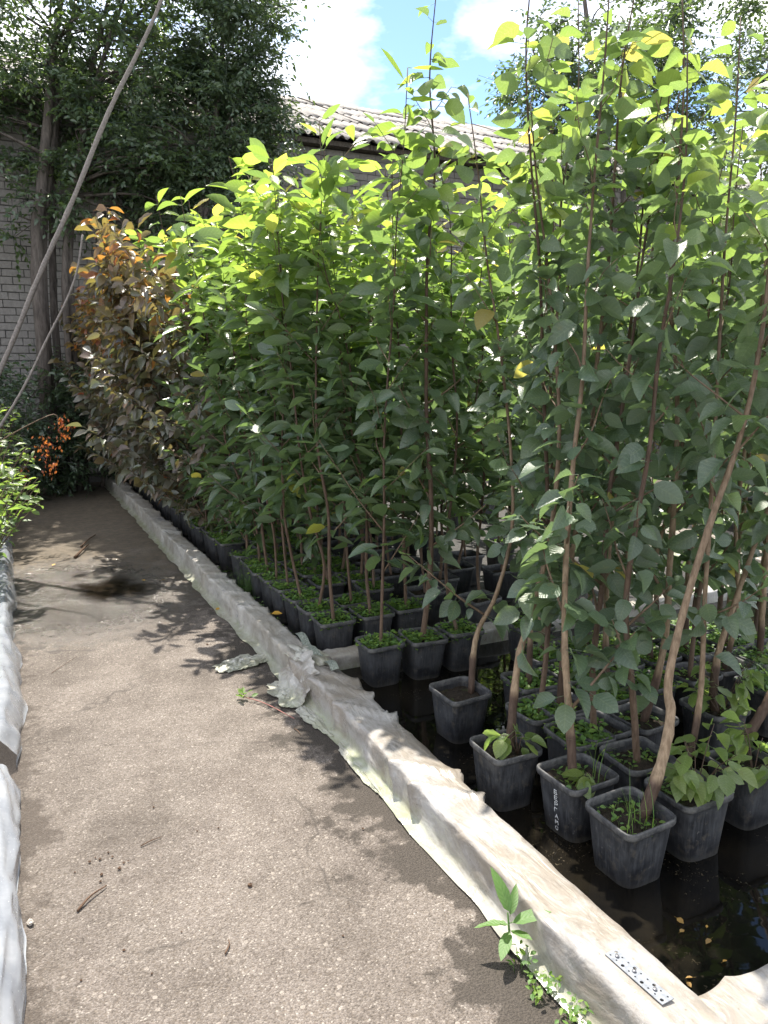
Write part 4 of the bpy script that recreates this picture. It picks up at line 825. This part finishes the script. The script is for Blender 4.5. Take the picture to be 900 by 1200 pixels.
for k, (px, py, D, h, lb) in enumerate(((-30, 640, 5.6, .75, 'bright green low shrub leaning over the film near the puddle'), (-45, 590, 6.4, .95, 'green side bed shrub behind the brightest low shrub'), (-25, 610, 7.4, .9, 'leafy low shrub beside the red seed clusters'), (-60, 640, 4.9, .7, 'small green shrub beside the bulging film sheet'))):
    p = at_depth(px, py, D); low_shrub(max(min(p[0], -.26), -.36), p[1], h * 1.35, 40 + k, lb, 14, .5, (.06, .11))
# hanging red seed clusters on a thin stem
p = at_depth(62, 520, 6.6); sx_, sy_2 = -.42, p[1]
root = thing('seed_bush', (sx_, sy_2, 0.02), 'thin arching stem hung with orange red seed clusters', 'shrub'); r = random.Random(88)
S = spline([(0, 0, 0), (.05, 0, .7), (p[0] - sx_ - .02, 0, p[2] + .22), (p[0] - sx_ + .06, 0, p[2] + .1)], 6); mb = MB(); tube(mb, S, [.007 - .004 * i / (len(S) - 1) for i in range(len(S))], 6, [.5] * len(S)); link('stem', mb.mesh('stem', 'bark'), root)
for cx, cy, n in ((74, 498, 60), (52, 522, 55), (60, 545, 35), (30, 560, 20)):
    c = at_depth(cx, cy, 6.6) - np.array([sx_, sy_2, .02]); mb = MB()
    for _ in range(n):
        q = c + np.array([r.gauss(0, .035), r.gauss(0, .035), r.gauss(0, .06)]); add_leaf(mb, 'weed', r.randrange(5), q, frame((r.gauss(0, .5), r.gauss(0, .5), -1), np.array([1.0, 0, 0.2]), r.uniform(0, 3), r), r.uniform(.018, .035), r.random(), r.random())
    tag(link('seed_cluster', mb.mesh('seed_cluster', 'seed_red'), root), kind='stuff')
# bare dead sticks leaning out of the side bed
def stick(pts, D, r0, r1, seed, label, knots):
    r = random.Random(seed); P = [at_depth(x, y, D + dd) for x, y, dd in pts]; b = P[0].copy(); b[2] = 0.0; S = spline(P, 7); root = thing('bare_stem', tuple(b), label, 'stem'); mb = MB(); n = len(S)
    tube(mb, [q - b for q in S], [(r0 + (r1 - r0) * i / (n - 1)) * (1 + r.uniform(-.05, .12)) for i in range(n)], 8, None, .1, r); link('trunk', mb.mesh('trunk', 'dead_stick'), root)
    for k in range(knots):
        i = int(n * (k + .7) / (knots + 1)); d = norm((r.gauss(0, 1), r.gauss(0, 1), .6)); q = S[i] - b; mb = MB(); tube(mb, [q, q + d * .02, q + d * .035], [r1 * .7, r1 * .5, .002], 5); link('knot', mb.mesh('knot', 'dead_stick'), root)
stick([(-210, 830, .25), (-120, 660, .1), (-10, 455, 0), (45, 325, 0), (85, 235, 0), (128, 130, 0), (160, 65, 0), (185, 10, 0), (204, -50, 0)], 6.2, .023, .013, 5, 'long thick bare grey stem slanting across the trees', 9)
stick([(-190, 800, .2), (-80, 620, .05), (0, 500, 0), (30, 450, 0), (55, 398, 0), (78, 352, 0), (90, 318, 0), (97, 275, 0)], 5.5, .011, .0065, 6, 'shorter thin bare stem below the long slanting one', 5)

# ------------------------------------------------------------------ small things
rs = random.Random(64)
# perforated zinc connector plate with real holes, screwed on the kerb
pl = thing('perforated_plate', (1.222, 1.165, 0.1375), 'perforated zinc strap plate screwed to the film wrapped kerb', 'plate'); pl.rotation_euler = (R(0), R(2), R(4))
def plate(nu, nv, cell, hole, th):
    mb = MB()
    for i in range(nu):
        for j in range(nv):
            cx = (i - (nu - 1) / 2) * cell; cy = (j - (nv - 1) / 2) * cell; h = cell / 2; sq = [(h, 0), (h, h), (0, h), (-h, h), (-h, 0), (-h, -h), (0, -h), (h, -h)]; hr = hole * (1.5 if (i + j) % 3 == 0 else .8)
            oc = [(hr * math.cos(k * math.pi / 4), hr * math.sin(k * math.pi / 4)) for k in range(8)]
            V = [(cx + a, cy + b, th) for a, b in sq] + [(cx + a, cy + b, th) for a, b in oc] + [(cx + a, cy + b, 0) for a, b in oc] + [(cx + a, cy + b, 0) for a, b in sq]
            F = [(k, (k + 1) % 8, 8 + (k + 1) % 8, 8 + k) for k in range(8)] + [(8 + k, 8 + (k + 1) % 8, 16 + (k + 1) % 8, 16 + k) for k in range(8)]
            if i in (0, nu - 1) or j in (0, nv - 1): F += [(k, 24 + k, 24 + (k + 1) % 8, (k + 1) % 8) for k in range(8)]
            mb.add(V, F)
    return mb.mesh('strap_plate', 'zinc', False)
link('strap_plate', plate(2, 9, .0195, .0032, .002), pl)
for y in (-.05, .012, .066):
    mb = MB(); tube(mb, [(0, y, .002), (0, y, .0055), (0, y, .0065)], [.0052, .005, .003], 10); link('screw_head', mb.mesh('screw_head', 'screw_steel'), pl)
# crumpled film scraps
def scrap(name, loc, sx, sy, amp, seed, mat, label, cat='film', h0=0.0, rz=0, n=34, tilt=0.0):
    V = []
    for j in range(n + 1):
        for i in range(n + 1):
            u = i / n * 2 - 1; v = j / n * 2 - 1; e = 1 + .35 * noise.noise((u * 2.2, v * 2.2, seed)); q = max(0, 1 - (u * u + v * v) * .6)
            z = .008 + h0 * q + amp * q * (abs(noise.noise((u * 2.5, v * 2.5, seed))) * 1.1 + .28 * abs(noise.noise((u * 6, v * 6, seed)))); 
            a = math.hypot(u, v); m = max(abs(u), abs(v)); k = (m / a if a > 1e-6 else 1)
            z += tilt * max(0, u * k + .2)
            V.append((u * k * sx * e + amp * .5 * noise.noise((u * 7, v * 7, seed + 2)), v * k * sy * e + amp * .5 * noise.noise((u * 7, v * 7, seed + 5)), z))
    F = [(j * (n + 1) + i, j * (n + 1) + i + 1, (j + 1) * (n + 1) + i + 1, (j + 1) * (n + 1) + i) for j in range(n) for i in range(n)]
    mb = MB(); mb.add(V, F); o = link(name, mb.mesh(name, mat), None, loc, rz); return tag(o, label, cat)
scrap('film_scrap', (0.985, 3.80, 0), .17, .085, .035, 3.1, 'film_torn', 'crumpled silvery film scrap lying across the path by the kerb', rz=.25)
scrap('film_scrap', (1.10, 3.33, 0), .10, .19, .03, 5.7, 'film_torn', 'torn film flap hanging off the kerb joint', tilt=.14)
scrap('film_scrap', (1.10, 3.02, 0), .05, .17, .014, 8.3, 'film_torn', 'pale film shred in the dirt below the torn flap', rz=.1)
scrap('film_scrap', (1.115, 2.55, 0), .035, .24, .012, 9.9, 'film_torn', 'long greenish film shred along the kerb foot', rz=-.02)
scrap('film_scrap', (1.225, 3.46, .115), .085, .17, .025, 14.4, 'film_torn', 'film bunched over the joint of the two kerbs', h0=.02, rz=.2)
mb = MB(); V = []
for i in range(31):
    y = 3.18 + i * .018; zz = .148 + .012 * math.sin(i * .5); V += [(1.245 + .01 * math.sin(i * .3), y, zz), (1.285 + .01 * math.sin(i * .3), y, zz + .004)]
mb.add(V, [(2 * i, 2 * i + 1, 2 * i + 3, 2 * i + 2) for i in range(30)]); st = link('woven_strap', mb.mesh('woven_strap', 'strap')); tag(st, 'flat woven green grey strap lying on the kerb joint', 'strap')
# broad leaved weed and small weeds at the foot of the kerb
p = on_z(628, 1112); w = thing('broad_weed', (p[0] - .075, p[1] + .02, 0), 'broad leaved green weed growing at the foot of the near kerb', 'weed'); mb = MB(); tube(mb, [(0, 0, 0), (.004, .004, .05), (0, .01, .115)], [.004, .0035, .002], 6, [.4] * 3); link('stem', mb.mesh('stem', 'weed_leaf'), w)
for a, el, L, z in ((1.9, 1.1, .115, .12), (-.55, .45, .11, .09), (2.7, .15, .09, .085), (-2.4, -.15, .09, .07), (.6, .9, .08, .11), (-1.3, .3, .075, .07)):
    d = (math.cos(a) * math.cos(el), math.sin(a) * math.cos(el), math.sin(el)); fr = frame(d, np.array([0, 0, 1.0]), rs.gauss(0, .3), rs); o = link('leaf', leaf_mesh('big_weed', rs.randrange(3), .45), w); M = np.eye(4)
    for c_ in range(3): M[:3, c_] = fr[c_] * L * (1 if c_ != 1 else 1.15)
    M[:3, 3] = (0, 0, z); o.matrix_basis = Matrix(M.tolist())
mb = MB()
for _ in range(60):
    q = rs.random(); y = 1.05 + q * .42; x = 1.10 + rs.gauss(0, .024) - .012 * q; hh = rs.uniform(.01, .055)
    for k in range(3):
        a = rs.uniform(0, 6.28); add_leaf(mb, 'weed', rs.randrange(5), (x, y, hh), frame((math.cos(a), math.sin(a), rs.uniform(-.2, .5)), np.array([0, 0, 1.0]), rs.gauss(0, .4), rs), rs.uniform(.01, .022), rs.uniform(.3, .9), rs.random())
    tube(mb, [(x, y, 0), (x + rs.gauss(0, .006), y, hh)], [.001, .0008], 3, [.5, .5])
tag(link('weeds', mb.mesh('weeds', 'weed_leaf')), 'small creeping weeds along the near kerb foot', kind='stuff')
mb = MB()
for _ in range(150):
    y = rs.uniform(3.9, 5.6); x = 1.29 - (y - 3.6) * .02 + rs.gauss(0, .02); hh = rs.uniform(.04, .10)
    for k in range(3):
        a = rs.uniform(0, 6.28); add_leaf(mb, 'weed', rs.randrange(5), (x, y, hh), frame((math.cos(a), math.sin(a), rs.uniform(-.2, .5)), np.array([0, 0, 1.0]), rs.gauss(0, .4), rs), rs.uniform(.01, .022), rs.uniform(.1, .6), rs.random())
tag(link('moss_weeds', mb.mesh('moss_weeds', 'weed_leaf')), 'tiny weeds sprouting between the grey kerb and the pots', kind='stuff')
tag(link('grass_tuft', grass_mesh(15, 90, .22, .05, .0, True), None, (1.33, 4.95, .02)), 'feathery grass tuft between the kerb and the pots', 'grass')
# uprooted seedling with a pink stem on the path
p = on_z(285, 820); q = on_z(345, 845); sd = thing('uprooted_seedling', (p[0], p[1], .004), 'wilted yellow green seedling with a long pink stem on the path', 'seedling'); dv = np.array([q[0] - p[0], q[1] - p[1], 0]); mb = MB(); S = spline([(0, 0, .012), dv * .5 + np.array([0, .04, .012]), dv + np.array([0, 0, .008])], 6); tube(mb, S, [.0022] * len(S), 5); link('stem', mb.mesh('stem', 'pale_stem'), sd)
for k in range(14):
    a = rs.uniform(0, 6.28); fr = frame((math.cos(a), math.sin(a), rs.uniform(0, .8)), np.array([0, 0, 1.0]), rs.gauss(0, .4), rs); L = rs.uniform(.02, .04); o = link('leaf', leaf_mesh('weed', rs.randrange(5), rs.uniform(.5, .95)), sd); M = np.eye(4)
    for c_ in range(3): M[:3, c_] = fr[c_] * L
    M[:3, 3] = (rs.gauss(0, .012), rs.gauss(0, .012), .015); o.matrix_basis = Matrix(M.tolist())
# fallen leaves
def fallen(loc, age, L, label, group=None, kind='weed'):
    mb = MB(); a = rs.uniform(0, 6.28); add_leaf(mb, kind, rs.randrange(3), (0, 0, 0.006), frame((math.cos(a), math.sin(a), .05), np.array([0, 0, 1.0]), rs.gauss(0, .2), rs), L, age, rs.random()); tag(link('fallen_leaf', mb.mesh('fallen_leaf', 'fallen_leaf'), None, loc), label, 'leaf', group)
k1 = on_z(336, 742, .14); fallen((1.225, 4.12, .142), .3, .065, 'yellow fallen leaf lying on the grey film kerb')
for (x, y) in ((250, 717), (172, 682), (187, 682), (278, 740), (60, 665)):
    p = on_z(x, y); fallen((p[0], p[1], .006), rs.uniform(.1, .6), rs.uniform(.03, .045), 'small orange fallen leaf on the concrete path', 'fallen leaves on the path')
for (x, y) in ((803, 1150), (815, 1147), (795, 1095), (828, 1090), (790, 1075), (835, 1100), (845, 1130), (680, 1075)):
    p = on_z(x, y, .02); fallen((p[0], p[1], .018), rs.uniform(.55, .98), rs.uniform(.012, .03), 'brown yellow leaf floating on the black water', 'leaves floating on the water')
# twigs, crumbs and pebbles on the path
def twig(x0, y0, x1, y1, r0, label, group='twigs on the path'):
    a = on_z(x0, y0); b = on_z(x1, y1); d = b - a; mb = MB(); S = spline([(0, 0, r0), d * .5 + np.array([rs.gauss(0, .005), rs.gauss(0, .005), r0 * 2.2]), d + np.array([0, 0, r0])], 4); tube(mb, S, [r0 * (1 - .5 * i / (len(S) - 1)) for i in range(len(S))], 6, None, .2, rs); tag(link('twig', mb.mesh('twig', 'twig'), None, (a[0], a[1], .003)), label, 'twig', group)
twig(91, 1070, 125, 1040, .004, 'short dark broken twig on the open sunlit path')
twig(165, 993, 190, 982, .002, 'thin twig beside the soil crumbs'); twig(264, 1120, 268, 1103, .0025, 'reddish splinter on the near path')
twig(95, 642, 112, 628, .008, 'thick twig on the damp far end of the path'); twig(88, 655, 104, 640, .012, 'pale stick end on the damp path'); twig(60, 790, 90, 770, .0015, 'hair thin straw on the path', None); twig(345, 855, 352, 862, .002, 'tiny stem bit in the dirt by the kerb', None)
def lump(x, y, s, mat, name, label, cat, group):
    p = on_z(x, y); V = []; n = 7
    for j in range(5):
        for i in range(n):
            a = 2 * math.pi * i / n; b = math.pi * (j + .3) / 4.6; q = s * rs.uniform(.55, 1.25); V.append((q * math.sin(b) * math.cos(a), q * math.sin(b) * math.sin(a), q * .6 * math.cos(b) + s * .45))
    F = [(j * n + i, (j + 1) * n + i, (j + 1) * n + (i + 1) % n, j * n + (i + 1) % n) for j in range(4) for i in range(n)] + [tuple(range(n)), tuple(4 * n + i for i in range(n))[::-1]]
    mb = MB(); mb.add(V, F); tag(link(name, mb.mesh(name, mat, False), None, (p[0], p[1], .002)), label, cat, group)
for (x, y, s) in ((105, 1011, .007), (117, 1008, .006), (119, 1026, .008), (127, 1000, .005), (140, 1019, .008), (118, 1034, .006), (88, 1023, .004), (150, 1010, .004), (132, 1005, .005), (112, 1006, .004), (145, 1012, .005)):
    lump(x, y, s * .8, 'twig', 'soil_crumb', 'dark soil crumb in the scatter on the path', 'soil', 'soil crumbs on the path')
for (x, y, s) in ((293, 1039, .012), (145, 1115, .006), (178, 1142, .004), (402, 1098, .005), (243, 756, .01), (231, 975, .005), (180, 947, .006), (425, 972, .006), (256, 971, .005), (213, 1093, .004), (95, 1150, .004)):
    lump(x, y, s * .75, 'twig', 'soil_clod', 'small dark clod lying alone on the sunlit path', 'soil', 'lone clods on the path')
lump(36, 1084, .013, 'pebble', 'pebble', 'pale pebble beside the clear plastic sheet', 'pebble', None)
